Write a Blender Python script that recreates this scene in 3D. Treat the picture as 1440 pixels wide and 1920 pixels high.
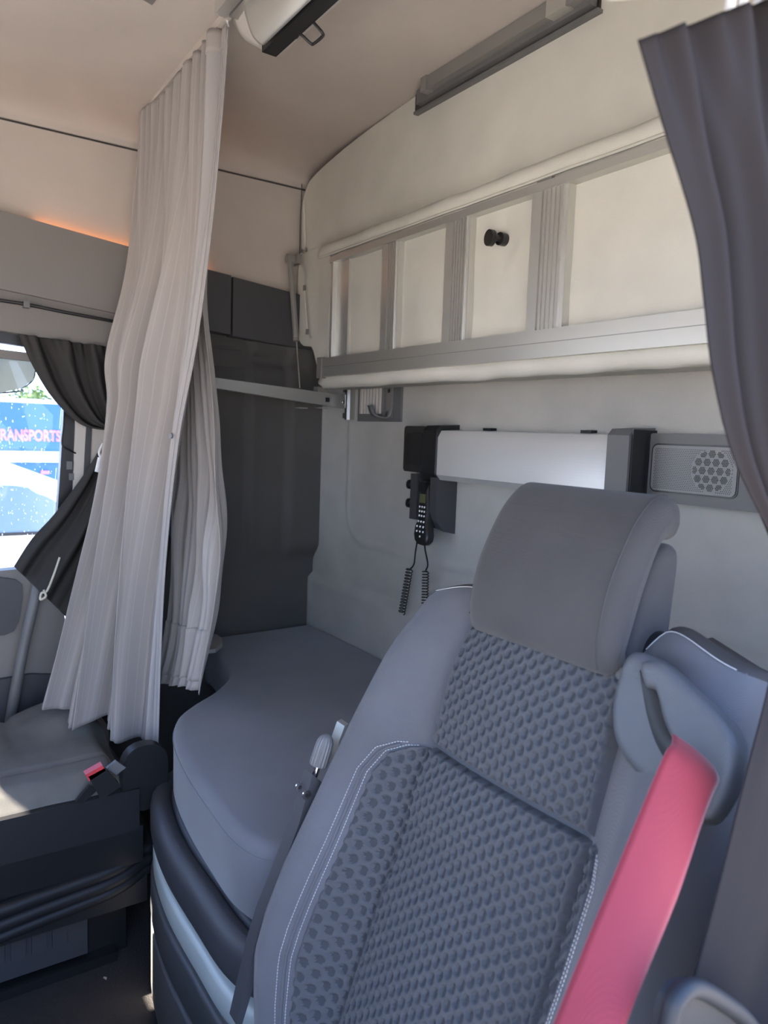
import bpy, bmesh, math, random
import numpy as np
from math import sin, cos, radians, pi, sqrt, atan2
from mathutils import Vector, Matrix, noise as mnoise

random.seed(5)
for o in list(bpy.data.objects): bpy.data.objects.remove(o)
COL = bpy.context.scene.collection
SC = bpy.context.scene

# ---------------------------------------------------------------- camera
FPX = 1400.0
HA, PA, RA = radians(34), radians(6), radians(2.0)
CAM = np.array([2.2, -1.2186, 1.30])
_f = np.array([-cos(HA)*cos(PA), sin(HA)*cos(PA), -sin(PA)])
_r0 = np.array([sin(HA), cos(HA), 0.]); _u0 = np.cross(_r0, _f)
_r = _r0*cos(RA) + _u0*sin(RA); _u = -_r0*sin(RA) + _u0*cos(RA)
cd = bpy.data.cameras.new('camera'); cam = bpy.data.objects.new('camera', cd); COL.objects.link(cam)
cd.sensor_fit = 'VERTICAL'; cd.sensor_height = 36.0; cd.lens = FPX*36.0/1920.0
cd.clip_start = 0.02; cd.clip_end = 400
cam.matrix_world = Matrix(((_r[0], _u[0], -_f[0], CAM[0]), (_r[1], _u[1], -_f[1], CAM[1]), (_r[2], _u[2], -_f[2], CAM[2]), (0, 0, 0, 1)))
cd.dof.use_dof = True; cd.dof.focus_distance = 1.35; cd.dof.aperture_fstop = 7.0
SC.camera = cam

def at(u, v, ax, val):
    """point of the place seen at (u, v) of the 1440x1920 frame on the plane ax = val"""
    d = _f + _r*(u-720)/FPX + _u*(960-v)/FPX
    i = 'xyz'.index(ax); t = (val-CAM[i])/d[i]
    p = CAM + d*t
    return (float(p[0]), float(p[1]), float(p[2]))

# ---------------------------------------------------------------- world, sun, exposure
W = bpy.data.worlds.new('world'); SC.world = W; W.use_nodes = True
nt = W.node_tree; bg = nt.nodes['Background']
tc = nt.nodes.new('ShaderNodeTexCoord'); sep = nt.nodes.new('ShaderNodeSeparateXYZ'); rp = nt.nodes.new('ShaderNodeValToRGB')
nt.links.new(tc.outputs['Generated'], sep.inputs[0]); nt.links.new(sep.outputs['Z'], rp.inputs[0]); nt.links.new(rp.outputs[0], bg.inputs['Color'])
rp.color_ramp.elements[0].position = 0.0; rp.color_ramp.elements[0].color = (0.62, 0.77, 1.0, 1)
rp.color_ramp.elements[1].position = 0.75; rp.color_ramp.elements[1].color = (0.22, 0.40, 0.90, 1)
bg.inputs['Strength'].default_value = 6.0
sd = bpy.data.lights.new('sun', 'SUN'); sun = bpy.data.objects.new('sun', sd); COL.objects.link(sun)
sd.energy = 36.0; sd.angle = radians(0.5); sd.color = (1.0, 0.90, 0.77)
SUN_TO = Vector((0.10, 0.715, -0.69))          # comes through the windscreen, from ahead
sun.rotation_euler = SUN_TO.to_track_quat('-Z', 'Y').to_euler(); sun.location = (-6, -3, 8)
SC.view_settings.view_transform = 'Standard'; SC.view_settings.look = 'None'
SC.view_settings.exposure = 0.28; SC.view_settings.gamma = 1.0; SC.view_settings.use_curve_mapping = False

# ---------------------------------------------------------------- materials
def mat(name, col, rough=0.7, metal=0.0, bump=None, var=0.0, vscale=6.0, spec=0.5, sheen=0.0, aniso=None, stripes=None):
    m = bpy.data.materials.new(name); m.use_nodes = True
    n = m.node_tree.nodes; l = m.node_tree.links; b = n['Principled BSDF']
    b.inputs['Base Color'].default_value = (*col, 1); b.inputs['Roughness'].default_value = rough
    if rough >= 0.85: spec = 0.15
    b.inputs['Metallic'].default_value = metal; b.inputs['Specular IOR Level'].default_value = spec
    if sheen: b.inputs['Sheen Weight'].default_value = sheen; b.inputs['Sheen Roughness'].default_value = 0.4
    tcn = n.new('ShaderNodeTexCoord')
    last = None
    if var:
        nz = n.new('ShaderNodeTexNoise'); nz.inputs['Scale'].default_value = vscale; nz.inputs['Detail'].default_value = 6
        l.new(tcn.outputs['Object'], nz.inputs['Vector'])
        mr = n.new('ShaderNodeMapRange'); mr.inputs['From Min'].default_value = 0.3; mr.inputs['From Max'].default_value = 0.7
        mr.inputs['To Min'].default_value = 1-var; mr.inputs['To Max'].default_value = 1+var; l.new(nz.outputs['Fac'], mr.inputs['Value'])
        mx = n.new('ShaderNodeMix'); mx.data_type = 'RGBA'; mx.blend_type = 'MULTIPLY'; mx.inputs['Factor'].default_value = 1
        mx.inputs['A'].default_value = (*col, 1); l.new(mr.outputs[0], mx.inputs['B']); last = mx.outputs['Result']
    if stripes:
        uv = n.new('ShaderNodeUVMap'); sp = n.new('ShaderNodeSeparateXYZ'); l.new(uv.outputs[0], sp.inputs[0])
        mu = n.new('ShaderNodeMath'); mu.operation = 'MULTIPLY'; mu.inputs[1].default_value = stripes[0]; l.new(sp.outputs['X'], mu.inputs[0])
        fr = n.new('ShaderNodeMath'); fr.operation = 'FRACT'; l.new(mu.outputs[0], fr.inputs[0])
        cr = n.new('ShaderNodeValToRGB'); l.new(fr.outputs[0], cr.inputs[0]); e = cr.color_ramp.elements
        e[0].position = 0.0; e[0].color = (1, 1, 1, 1); e[1].position = 0.88; e[1].color = (1, 1, 1, 1)
        k = stripes[1]; q = e.new(0.93); q.color = (k, k, k, 1); q = e.new(0.98); q.color = (k, k, k, 1)
        m2 = n.new('ShaderNodeMix'); m2.data_type = 'RGBA'; m2.blend_type = 'MULTIPLY'; m2.inputs['Factor'].default_value = 1
        m2.inputs['B'].default_value = (*col, 1)
        if last: l.new(last, m2.inputs['B'])
        l.new(cr.outputs[0], m2.inputs['A']); last = m2.outputs['Result']; m2.clamp_result = False
    if last: l.new(last, b.inputs['Base Color'])
    if bump:
        kind, sc, st = bump
        if kind == 'noise':
            t = n.new('ShaderNodeTexNoise'); t.inputs['Scale'].default_value = sc; t.inputs['Detail'].default_value = 3; out = t.outputs['Fac']; l.new(tcn.outputs['Object'], t.inputs['Vector'])
        elif kind == 'voronoi':
            t = n.new('ShaderNodeTexVoronoi'); t.inputs['Scale'].default_value = sc; out = t.outputs['Distance']; l.new(tcn.outputs['Object'], t.inputs['Vector'])
        elif kind == 'weave':
            mp = n.new('ShaderNodeMapping'); mp.inputs['Rotation'].default_value = (0.6, 0.5, 0.78); l.new(tcn.outputs['Object'], mp.inputs['Vector'])
            w1 = n.new('ShaderNodeTexWave'); w1.inputs['Scale'].default_value = sc; w1.bands_direction = 'X'; w1.inputs['Distortion'].default_value = 0.6
            w2 = n.new('ShaderNodeTexWave'); w2.inputs['Scale'].default_value = sc; w2.bands_direction = 'Y'; w2.inputs['Distortion'].default_value = 0.6
            l.new(mp.outputs[0], w1.inputs['Vector']); l.new(mp.outputs[0], w2.inputs['Vector'])
            a = n.new('ShaderNodeMath'); a.operation = 'ADD'; l.new(w1.outputs['Fac'], a.inputs[0]); l.new(w2.outputs['Fac'], a.inputs[1]); out = a.outputs[0]
        elif kind == 'brush':
            mp = n.new('ShaderNodeMapping'); mp.inputs['Scale'].default_value = (2, 300, 300); l.new(tcn.outputs['Object'], mp.inputs['Vector'])
            t = n.new('ShaderNodeTexNoise'); t.inputs['Scale'].default_value = sc; l.new(mp.outputs[0], t.inputs['Vector']); out = t.outputs['Fac']
        bp = n.new('ShaderNodeBump'); bp.inputs['Strength'].default_value = st; bp.inputs['Distance'].default_value = 0.001
        l.new(out, bp.inputs['Height']); l.new(bp.outputs[0], b.inputs['Normal'])
    return m

M = {}
M['headliner'] = mat('headliner_fabric', (0.50, 0.45, 0.405), 0.95, bump=('noise', 700, 0.45), var=0.05, vscale=5)
M['bunkfab'] = mat('bunk_fabric', (0.57, 0.56, 0.50), 0.95, bump=('noise', 800, 0.4), var=0.05, vscale=9)
M['wallfab'] = mat('back_wall_fabric', (0.41, 0.40, 0.37), 0.95, bump=('noise', 650, 0.6), var=0.06, vscale=10)
M['sidefab'] = mat('side_wall_lining', (0.088, 0.084, 0.080), 0.95, bump=('noise', 700, 0.5), var=0.05)
M['greyplas'] = mat('grey_plastic', (0.185, 0.172, 0.162), 0.6, bump=('noise', 900, 0.12))
M['beigeplas'] = mat('light_grey_plastic', (0.52, 0.49, 0.45), 0.5)
M['midplas'] = mat('mid_grey_plastic', (0.13, 0.13, 0.13), 0.5, bump=('noise', 900, 0.15))
M['darkplas'] = mat('dark_grey_plastic', (0.05, 0.05, 0.055), 0.5, bump=('noise', 1100, 0.25))
M['locker'] = mat('locker_front_plastic', (0.085, 0.088, 0.09), 0.5, bump=('noise', 1100, 0.2))
M['trimdark'] = mat('dark_trim_plastic', (0.020, 0.022, 0.026), 0.55, spec=0.25)
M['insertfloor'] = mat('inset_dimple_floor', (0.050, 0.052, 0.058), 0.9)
M['black'] = mat('black_plastic', (0.014, 0.014, 0.015), 0.35)
M['rubber'] = mat('black_rubber', (0.012, 0.012, 0.014), 0.5)
M['floor'] = mat('rubber_floor_mat', (0.040, 0.036, 0.034), 0.75, bump=('voronoi', 260, 1.0), var=0.12, vscale=3)
M['alu'] = mat('satin_aluminium', (0.58, 0.575, 0.54), 0.38, 0.75, bump=('brush', 1, 0.05))
M['alus'] = mat('satin_aluminium_slat', (0.58, 0.575, 0.54), 0.38, 0.7)
M['alud'] = mat('grey_painted_metal', (0.30, 0.295, 0.28), 0.4, 0.5)
M['chrome'] = mat('bright_steel', (0.75, 0.75, 0.75), 0.15, 1.0)
M['silver'] = mat('silver_paint_trim', (0.56, 0.61, 0.57), 0.38, 0.0)
M['mattress'] = mat('mattress_fabric', (0.155, 0.158, 0.175), 0.95, bump=('noise', 900, 0.35), var=0.07, vscale=7, sheen=0.25)
M['seatfab'] = mat('seat_twill_fabric', (0.115, 0.115, 0.125), 0.9, bump=('weave', 330, 0.35), var=0.08, vscale=9, sheen=0.15)
M['headfab'] = mat('headrest_twill_fabric', (0.066, 0.063, 0.063), 0.9, bump=('weave', 330, 0.4), var=0.10, vscale=9, sheen=0.15)
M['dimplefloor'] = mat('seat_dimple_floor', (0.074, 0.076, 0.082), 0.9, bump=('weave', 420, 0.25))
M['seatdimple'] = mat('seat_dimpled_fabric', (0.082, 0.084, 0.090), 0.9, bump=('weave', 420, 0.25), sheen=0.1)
M['seatvinyl'] = mat('seat_back_shell', (0.04, 0.038, 0.038), 0.7)
M['thread'] = mat('pale_thread', (0.5, 0.5, 0.5), 0.8)
M['curtain'] = mat('grey_pinstripe_curtain', (0.32, 0.295, 0.28), 0.85, bump=('noise', 500, 0.15), stripes=(44, 1.16), sheen=0.1)
M['curtdark'] = mat('dark_curtain_fabric', (0.017, 0.015, 0.016), 0.9, bump=('noise', 500, 0.15))
M['curtwin'] = mat('charcoal_curtain_fabric', (0.040, 0.038, 0.037), 0.85)
M['belt'] = mat('red_webbing', (0.21, 0.022, 0.031), 0.7, bump=('weave', 420, 0.12), spec=0.3, sheen=0.3)
M['red'] = mat('red_button', (0.6, 0.05, 0.06), 0.4)
M['guide'] = mat('belt_guide_plastic', (0.085, 0.09, 0.10), 0.42, bump=('voronoi', 900, 0.35))
M['pseat'] = mat('passenger_seat_fabric', (0.15, 0.145, 0.135), 0.95, bump=('noise', 700, 0.4), var=0.12, vscale=12)
M['white'] = mat('white_mark', (0.8, 0.8, 0.8), 0.6)
M['lcd'] = mat('lcd_glass', (0.09, 0.10, 0.05), 0.3)
M['asphalt'] = mat('asphalt', (0.50, 0.44, 0.35), 0.95, var=0.1)
M['blue'] = mat('blue_tarpaulin', (0.02, 0.10, 0.50), 0.5, var=0.08, vscale=.5)
M['pink'] = mat('pink_lettering', (0.75, 0.18, 0.30), 0.6)
M['vanwhite'] = mat('white_car_paint', (0.80, 0.80, 0.80), 0.3)
M['vanglass'] = mat('tinted_car_glass', (0.14, 0.20, 0.24), 0.15)
M['leaf'] = mat('tree_leaves', (0.13, 0.19, 0.06), 0.9, var=0.3, vscale=3)
M['bark'] = mat('tree_bark', (0.12, 0.09, 0.06), 0.9)
M['cream'] = mat('cream_sunshade_mesh', (0.55, 0.52, 0.42), 0.9)
g = bpy.data.materials.new('window_glass'); g.use_nodes = True
gn = g.node_tree.nodes; gl = g.node_tree.links; gn.remove(gn['Principled BSDF'])
tr = gn.new('ShaderNodeBsdfTransparent'); gs = gn.new('ShaderNodeBsdfGlossy'); gs.inputs['Roughness'].default_value = 0.02
mxs = gn.new('ShaderNodeMixShader'); fr = gn.new('ShaderNodeFresnel'); fr.inputs['IOR'].default_value = 1.3
tr.inputs['Color'].default_value = (0.93, 0.97, 1.0, 1)
gl.new(fr.outputs[0], mxs.inputs[0]); gl.new(tr.outputs[0], mxs.inputs[1]); gl.new(gs.outputs[0], mxs.inputs[2]); gl.new(mxs.outputs[0], gn['Material Output'].inputs['Surface'])
M['glass'] = g
g2 = bpy.data.materials.new('water_droplets'); g2.use_nodes = True
b = g2.node_tree.nodes['Principled BSDF']; b.inputs['Base Color'].default_value = (.9, .95, 1, 1); b.inputs['Roughness'].default_value = 0.05
b.inputs['Transmission Weight'].default_value = 0.5
M['drop'] = g2
def emit(name, col, s):
    m = bpy.data.materials.new(name); m.use_nodes = True; b = m.node_tree.nodes['Principled BSDF']
    b.inputs['Emission Color'].default_value = (*col, 1); b.inputs['Emission Strength'].default_value = s; b.inputs['Base Color'].default_value = (*col, 1)
    return m
M['amber'] = emit('amber_light_strip', (1.0, 0.36, 0.12), 5.5)

# ---------------------------------------------------------------- helpers
def root_loc(p):
    while p.parent: p = p.parent
    return np.array(p.location)
def thing(name, loc, label, cat, group=None):
    o = bpy.data.objects.new(name, None); COL.objects.link(o); o.location = loc; o.empty_display_size = 0.05
    o['label'] = label; o['category'] = cat
    if group: o['group'] = group
    return o
def tag(o, label, cat, group=None):
    o['label'] = label; o['category'] = cat
    if group: o['group'] = group
    return o
def struct(o, label=None, cat=None):
    o['kind'] = 'structure'
    if label: o['label'] = label
    if cat: o['category'] = cat
    return o
def sroot(name, loc, label, cat='wall'):
    o = thing(name, loc, label, cat); o['kind'] = 'structure'; return o
def stuff(o): o['kind'] = 'stuff'; return o
def base_of(pts):
    p = np.array(pts); return (float((p[:, 0].min()+p[:, 0].max())/2), float((p[:, 1].min()+p[:, 1].max())/2), float(p[:, 2].min()))
def mesh(name, V, F, m, parent=None, smooth=True, uvs=None, sharp=None, label=None):
    V = np.array(V, float)
    off = root_loc(parent) if parent else np.array(base_of(V))
    me = bpy.data.meshes.new(name); me.from_pydata((V-off).tolist(), [], [list(f) for f in F])
    me.materials.append(m); me.update()
    if smooth:
        me.polygons.foreach_set('use_smooth', [True]*len(me.polygons))
        if sharp: me.set_sharp_from_angle(angle=radians(sharp))
    if uvs is not None:
        uvl = me.uv_layers.new(name='UVMap'); idx = np.zeros(len(me.loops), int); me.loops.foreach_get('vertex_index', idx)
        uvl.data.foreach_set('uv', np.array(uvs, float)[idx].ravel())
    o = bpy.data.objects.new(name, me); COL.objects.link(o)
    if parent: o.parent = parent
    else: o.location = off
    if label: o['label'] = label
    return o
def finish_bm(name, bm, m, parent, bevel=0, seg=2, smooth=True, sharp=35, label=None):
    if bevel: bmesh.ops.bevel(bm, geom=[e for e in bm.edges if e.is_manifold and e.calc_face_angle(0) > 0.5], offset=bevel, segments=seg, profile=0.5, affect='EDGES', clamp_overlap=True)
    bmesh.ops.recalc_face_normals(bm, faces=bm.faces)
    bm.verts.index_update()
    V = [tuple(v.co) for v in bm.verts]; F = [[v.index for v in f.verts] for f in bm.faces]; bm.free()
    return mesh(name, V, F, m, parent, smooth, sharp=sharp, label=label)
def tess(P, ids):
    from mathutils.geometry import tessellate_polygon
    return [tuple(ids[k] for k in t) for t in tessellate_polygon([[Vector(tuple(p)) for p in P]])]
def box(name, x0, x1, y0, y1, z0, z1, m, parent=None, bevel=0.0, seg=2, label=None):
    bm = bmesh.new(); c = [(x0, y0, z0), (x1, y0, z0), (x1, y1, z0), (x0, y1, z0), (x0, y0, z1), (x1, y0, z1), (x1, y1, z1), (x0, y1, z1)]
    v = [bm.verts.new(p) for p in c]
    for f in ((0, 3, 2, 1), (4, 5, 6, 7), (0, 1, 5, 4), (1, 2, 6, 5), (2, 3, 7, 6), (3, 0, 4, 7)): bm.faces.new([v[i] for i in f])
    return finish_bm(name, bm, m, parent, bevel, seg, label=label)
def prism(name, pts, vec, m, parent=None, bevel=0.0, seg=2, label=None, sharp=35):
    """pts: closed planar 3D polygon, extruded by vec"""
    bm = bmesh.new(); vec = Vector(vec)
    a = [bm.verts.new(p) for p in pts]; b_ = [bm.verts.new(Vector(p)+vec) for p in pts]; n = len(pts)
    bm.faces.new(a); bm.faces.new(b_[::-1])
    for i in range(n): bm.faces.new((a[i], b_[i], b_[(i+1) % n], a[(i+1) % n]))
    return finish_bm(name, bm, m, parent, bevel, seg, label=label, sharp=sharp)
def smooth_path(P, n=8, closed=False):
    P = [np.array(p, float) for p in P]; out = []; N = len(P)
    rng = range(N) if closed else range(N-1)
    for i in rng:
        if closed: p0, p1, p2, p3 = P[i-1], P[i], P[(i+1) % N], P[(i+2) % N]
        else: p0, p1, p2, p3 = P[max(i-1, 0)], P[i], P[i+1], P[min(i+2, N-1)]
        for k in range(n):
            t = k/n; out.append(0.5*((2*p1)+(-p0+p2)*t+(2*p0-5*p1+4*p2-p3)*t*t+(-p0+3*p1-3*p2+p3)*t**3))
    if not closed: out.append(P[-1])
    return np.array(out)
def tube(name, P, r, m, parent=None, seg=10, label=None, closed=False, geo=None):
    P = np.array(P, float); n = len(P); rr = r if hasattr(r, '__len__') else [r]*n
    V = []; F = []; up = np.array([0, 0, 1.]); prev = None
    for i in range(n):
        a = P[max(i-1, 0)] if not closed else P[i-1]; b_ = P[min(i+1, n-1)] if not closed else P[(i+1) % n]
        t = b_-a; t = t/(np.linalg.norm(t)+1e-12)
        if prev is None:
            x = np.cross(t, up); x = np.cross(t, np.array([1., 0, 0])) if np.linalg.norm(x) < 1e-3 else x
        else: x = prev - t*np.dot(prev, t)
        x /= np.linalg.norm(x); prev = x; y = np.cross(t, x)
        for k in range(seg): q = 2*pi*k/seg; V.append(P[i]+rr[i]*(cos(q)*x+sin(q)*y))
    for i in range(n if closed else n-1):
        for k in range(seg):
            j = (i+1) % n; F.append((i*seg+k, i*seg+(k+1) % seg, j*seg+(k+1) % seg, j*seg+k))
    if not closed: F.append(tuple(range(seg))[::-1]); F.append(tuple((n-1)*seg+k for k in range(seg)))
    if geo is not None:
        o = len(geo[0]); geo[0].extend(V); geo[1].extend([tuple(i+o for i in f) for f in F]); return
    return mesh(name, V, F, m, parent, True, sharp=50, label=label)
def grid(name, G, m, parent=None, uv=False, thick=0, label=None, closeu=False, smooth=True, sharp=None):
    """G: rows x cols x 3"""
    G = np.array(G, float); r, c, _ = G.shape; V = G.reshape(-1, 3); F = []
    cc = c if closeu else c-1
    for i in range(r-1):
        for j in range(cc): F.append((i*c+j, i*c+(j+1) % c, (i+1)*c+(j+1) % c, (i+1)*c+j))
    uvs = None
    if uv: uvs = [(j/(c-1), i/(r-1)) for i in range(r) for j in range(c)]
    if thick:
        nr = np.zeros_like(G); du = np.gradient(G, axis=1); dv = np.gradient(G, axis=0); nr = np.cross(du, dv); nr /= (np.linalg.norm(nr, axis=2, keepdims=True)+1e-12)
        V2 = (G-nr*thick).reshape(-1, 3); n = r*c; V = np.vstack([V, V2]); F2 = [tuple(i+n for i in f[::-1]) for f in F]
        ring = [(0, j) for j in range(c)]+[(i, c-1) for i in range(1, r)]+[(r-1, j) for j in range(c-2, -1, -1)]+[(i, 0) for i in range(r-2, 0, -1)]
        ids = [i*c+j for i, j in ring]
        if not closeu:
            F2 += [(ids[k], ids[k]+n, ids[(k+1) % len(ids)]+n, ids[(k+1) % len(ids)]) for k in range(len(ids))]
        F = F+F2
        if uvs: uvs = uvs+uvs
    return mesh(name, V, F, m, parent, smooth, uvs, label=label, sharp=sharp)
def cyl(name, c, axis, r, h, m, parent=None, seg=24, bevel=0, label=None, r2=None):
    ax = Vector(axis).normalized(); q = Vector((0, 0, 1)).rotation_difference(ax).to_matrix()
    bm = bmesh.new(); r2 = r if r2 is None else r2
    a = [bm.verts.new(Vector(c)+q@Vector((r*cos(2*pi*k/seg), r*sin(2*pi*k/seg), 0))) for k in range(seg)]
    b_ = [bm.verts.new(Vector(c)+q@Vector((r2*cos(2*pi*k/seg), r2*sin(2*pi*k/seg), h))) for k in range(seg)]
    bm.faces.new(a[::-1]); bm.faces.new(b_)
    for k in range(seg): bm.faces.new((a[k], a[(k+1) % seg], b_[(k+1) % seg], b_[k]))
    return finish_bm(name, bm, m, parent, bevel, 2, label=label)
def S_(x): x = np.clip(x, 0, 1); return x*x*(3-2*x)
def rrect(cx, cz, w, h, r, n=5):
    out = []
    for (sx, sz, a0) in ((1, 1, 0), (-1, 1, 90), (-1, -1, 180), (1, -1, 270)):
        for k in range(n+1):
            a = radians(a0+90*k/n); out.append((cx+sx*(w/2-r)+r*cos(a), cz+sz*(h/2-r)+r*sin(a)))
    return out

# ================================================================ THE SETTING
ZF = 0.06
XR = 2.0
YF = -2.1
# floor
struct(box('floor', -0.02, XR, YF, 0, ZF-0.05, ZF, M['floor']), 'dark ribbed rubber mat over the cab floor', 'floor')
# ceiling with rounded shoulders running down to the seam
prof = [(0.0, 2.062), (0.004, 2.078), (0.02, 2.092), (0.05, 2.104), (0.10, 2.112), (0.20, 2.119), (0.5, 2.127), (1.0, 2.131), (1.5, 2.127), (1.8, 2.119), (1.9, 2.112), (1.95, 2.104), (1.98, 2.092), (1.996, 2.078), (2.0, 2.062)]
prof = smooth_path([(x, 0, z) for x, z in prof], 4)
ys = np.linspace(YF, 0, 22)
ceil = sroot('ceiling', (1.0, -1.0, 2.06), 'beige felt roof lining with rounded edges', 'ceiling')
G = [[(p[0], y, p[2]+0.0) for p in prof] for y in ys]
grid('roof_lining', G, M['headliner'], ceil, thick=-0.03)

# left wall
wl = sroot('wall_left', (0, -1.0, 0), 'passenger side wall in beige felt above and dark moulded lining below', 'wall')
def wpanel(name, yz, m, d=0.012, bevel=0.006, x=0.0, parent=wl, label=None):
    return prism(name, [(x-0.02, y, z) for y, z in yz], (0.02+d, 0, 0), m, parent, bevel, label=label)
box('backing', -0.08, -0.02, -0.70, 0.02, ZF, 2.20, M['sidefab'], wl)
box('backing', -0.08, -0.02, YF, -0.69, 1.66, 2.20, M['sidefab'], wl)
box('backing', -0.08, -0.025, -0.775, -0.69, ZF, 1.67, M['sidefab'], wl)
wpanel('upholstery_panel', [(YF, 1.95), (-0.95, 1.800), (-0.14, 1.725), (0.0, 1.713), (0.0, 2.054), (YF, 2.054)], M['headliner'], 0.004, 0.004)
wpanel('seam_shadow_gap', [(YF, 2.04), (0, 2.04), (0, 2.075), (YF, 2.075)], M['sidefab'], -0.008, 0)
prism('storage_fascia', [(0.0, YF, 1.74), (0.0, -0.43, 1.577), (0.0, -0.43, 1.759), (0.0, YF, 1.95)], (0.055, 0, 0), M['greyplas'], wl, 0.012, 3, label='grey moulded ledge with a rounded upper lip')
prism('end_fascia', [(0.0, -0.425, 1.585), (0.0, -0.342, 1.578), (0.0, -0.342, 1.750), (0.0, -0.425, 1.758)], (0.047, 0, 0), M['darkplas'], wl, 0.006, 3)
prism('end_fascia', [(0.0, -0.335, 1.575), (0.0, -0.02, 1.555), (0.0, -0.02, 1.715), (0.0, -0.335, 1.748)], (0.045, 0, 0), M['darkplas'], wl, 0.008, 3, label='dark grey end section of the ledge')
prism('window_header', [(-0.02, YF, 1.62), (-0.02, -0.62, 1.50), (-0.02, -0.62, 1.60), (-0.02, YF, 1.78)], (0.060, 0, 0), M['greyplas'], wl, 0.008, label='paler grey beam over the side window')
tube('cable_sleeve', smooth_path([at(-900, 425, 'x', 0.065), at(-150, 540, 'x', 0.065), at(0, 563, 'x', 0.065), at(50, 571, 'x', 0.065), at(130, 587, 'x', 0.065), at(222, 604, 'x', 0.065)]), 0.0045, M['black'], wl, label='black braided cable along the beam')
box('cable_clip', 0.05, 0.073, at(48, 568, 'x', 0.06)[1]-0.006, at(48, 568, 'x', 0.06)[1]+0.008, at(48, 570, 'x', 0.06)[2]-0.010, at(48, 570, 'x', 0.06)[2]+0.008, M['midplas'], wl, 0.002)
# amber light strips lying on the ledge
zs_ = lambda y: 1.759+(-0.43-y)*0.1144+0.001
prism('ambient_light', [(0.010, -0.87, zs_(-0.87)), (0.010, -0.40, zs_(-0.40)), (0.010, -0.40, zs_(-0.40)+0.005), (0.010, -0.87, zs_(-0.87)+0.005)], (0.010, 0, 0), M['amber'], wl, 0, label='glowing amber strip behind the ledge lip')
# lower lining with moulded vertical ribs
def lining():
    ysl = np.linspace(-0.70, 0.0, 140); zs = np.linspace(0.60, 1.60, 60); G = []
    for z in zs:
        row = []
        for y in ysl:
            x = 0.0
            # two pilaster steps near the corner fading towards a rounded foot
            k = S_((z-0.86)/0.07)
            for yc in (-0.255, -0.125):
                x += k*0.020*S_((y-yc)/0.03+0.5)
            x += 0.010*S_((z-1.46)/0.05)*S_((-0.02-y)/0.05)
            # shallow tray under the ledge
            x -= 0.035*S_((z-1.48)/0.03)*S_((1.555-z)/0.03)*S_((y+0.42)/0.05)*S_((-0.05-y)/0.06)
            row.append((x-0.016, y, z))
        G.append(row)
    return grid('moulded_lining', G, M['sidefab'], wl, thick=0.02)
lining()
box('lower_lining', -0.03, 0.0, -0.70, 0, ZF, 0.62, M['sidefab'], wl)
# back wall
wb = sroot('wall_back', (1.0, 0.0, 0), 'rear wall of the cab, grey felt below and a beige padded panel above', 'wall')
def backpanel():
    xs = np.linspace(-0.02, XR, 240); zs = np.linspace(0.60, 1.75, 120); G = []
    for z in zs:
        row = []
        for x in xs:
            y = 0.0
            # raised rounded rectangle: groove line left edge at x .2, bottom z .93
            d = min(x-0.205, z-0.965); 
            if x < 0.205+0.10 and z < 0.965+0.10:
                d = 0.10-sqrt(max(0.305-x, 0)**2+max(1.065-z, 0)**2)
            y += 0.003*math.exp(-(d/0.008)**2)*-1.0 - 0.002*float(S_(d/0.01+0.5))
            y += 0.018*float(S_((z-0.812)/0.012+0.5)) - 0.018
            row.append((x, y, z))
        G.append(row)
    return grid('felt_panel', G, M['wallfab'], wb, thick=-0.01)
backpanel()
box('backing', -0.05, XR+0.02, 0.005, 0.04, ZF, 2.18, M['sidefab'], wb)
# upper padded panel (slab with rounded corner under the roof), front face at y=-0.10
YU = -0.10
c1 = [(0.03, 1.80), (0.022, 1.93), (0.020, 1.99), (0.028, 2.02), (0.045, 2.045), (0.08, 2.068), (0.20, 2.092), (0.40, 2.115), (0.60, 2.128)]
up = [(0.03, 1.80)]
pts = smooth_path([(x, 0, z) for x, z in c1[1:]], 5)
outl = [(0.03, 1.74)]+[(p[0], p[2]) for p in pts]+[(1.0, 2.135), (1.25, 2.135), (1.9, 2.10), (1.98, 2.02), (1.98, 1.74)]
tpan = sroot('trim_3', (1.0, -0.06, 1.74), 'beige padded panel on the rear wall above the folded bunk', 'wall panel')
prism('padded_panel', [(x, YU+0.0, z) for x, z in outl], (0, 0.08, 0), M['bunkfab'], tpan, 0.012, 3)
# right wall: only the parts beside and above the open driver door
wr = sroot('wall_right', (XR, -0.4, 0), 'driver side wall behind and above the open door', 'wall')
box('rear_panel', XR-0.01, XR+0.03, -0.45, 0.0, ZF, 2.07, M['wallfab'], wr)
box('roof_side_panel', XR-0.005, XR+0.03, YF, -0.52, 1.66, 2.08, M['headliner'], wr)
box('added_bounce_blocker', XR+0.0, XR+0.03, -1.0, -0.45, ZF-0.05, 0.80, M['darkplas'], wr, 0.01)  # unseen panel added to keep ground bounce off the seat side
box('sill', XR-0.03, XR+0.03, YF, -0.52, ZF-0.05, ZF+0.02, M['darkplas'], wr, 0.01)
# front: header above the windscreen and dash below it
wf = sroot('wall_front', (1.0, YF, 0), 'front of the cab, header and dashboard around the windscreen opening', 'wall')
box('windscreen_header', -0.05, XR+0.03, YF-0.03, YF+0.10, 1.60, 2.12, M['headliner'], wf, 0.03)
box('dashboard', 0.0, XR, YF-0.05, YF+0.35, ZF, 1.0, M['darkplas'], wf, 0.05, 4)
box('roof_shell', -0.08, XR+0.06, YF-0.05, 0.06, 2.20, 2.24, M['beigeplas'], wf)
box('added_sun_blocker', 0.54, 1.97, YF+0.02, YF+0.035, 1.22, 1.62, M['greyplas'], wf, 0.005)  # unseen board added to keep direct sun off the locker front

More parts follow.
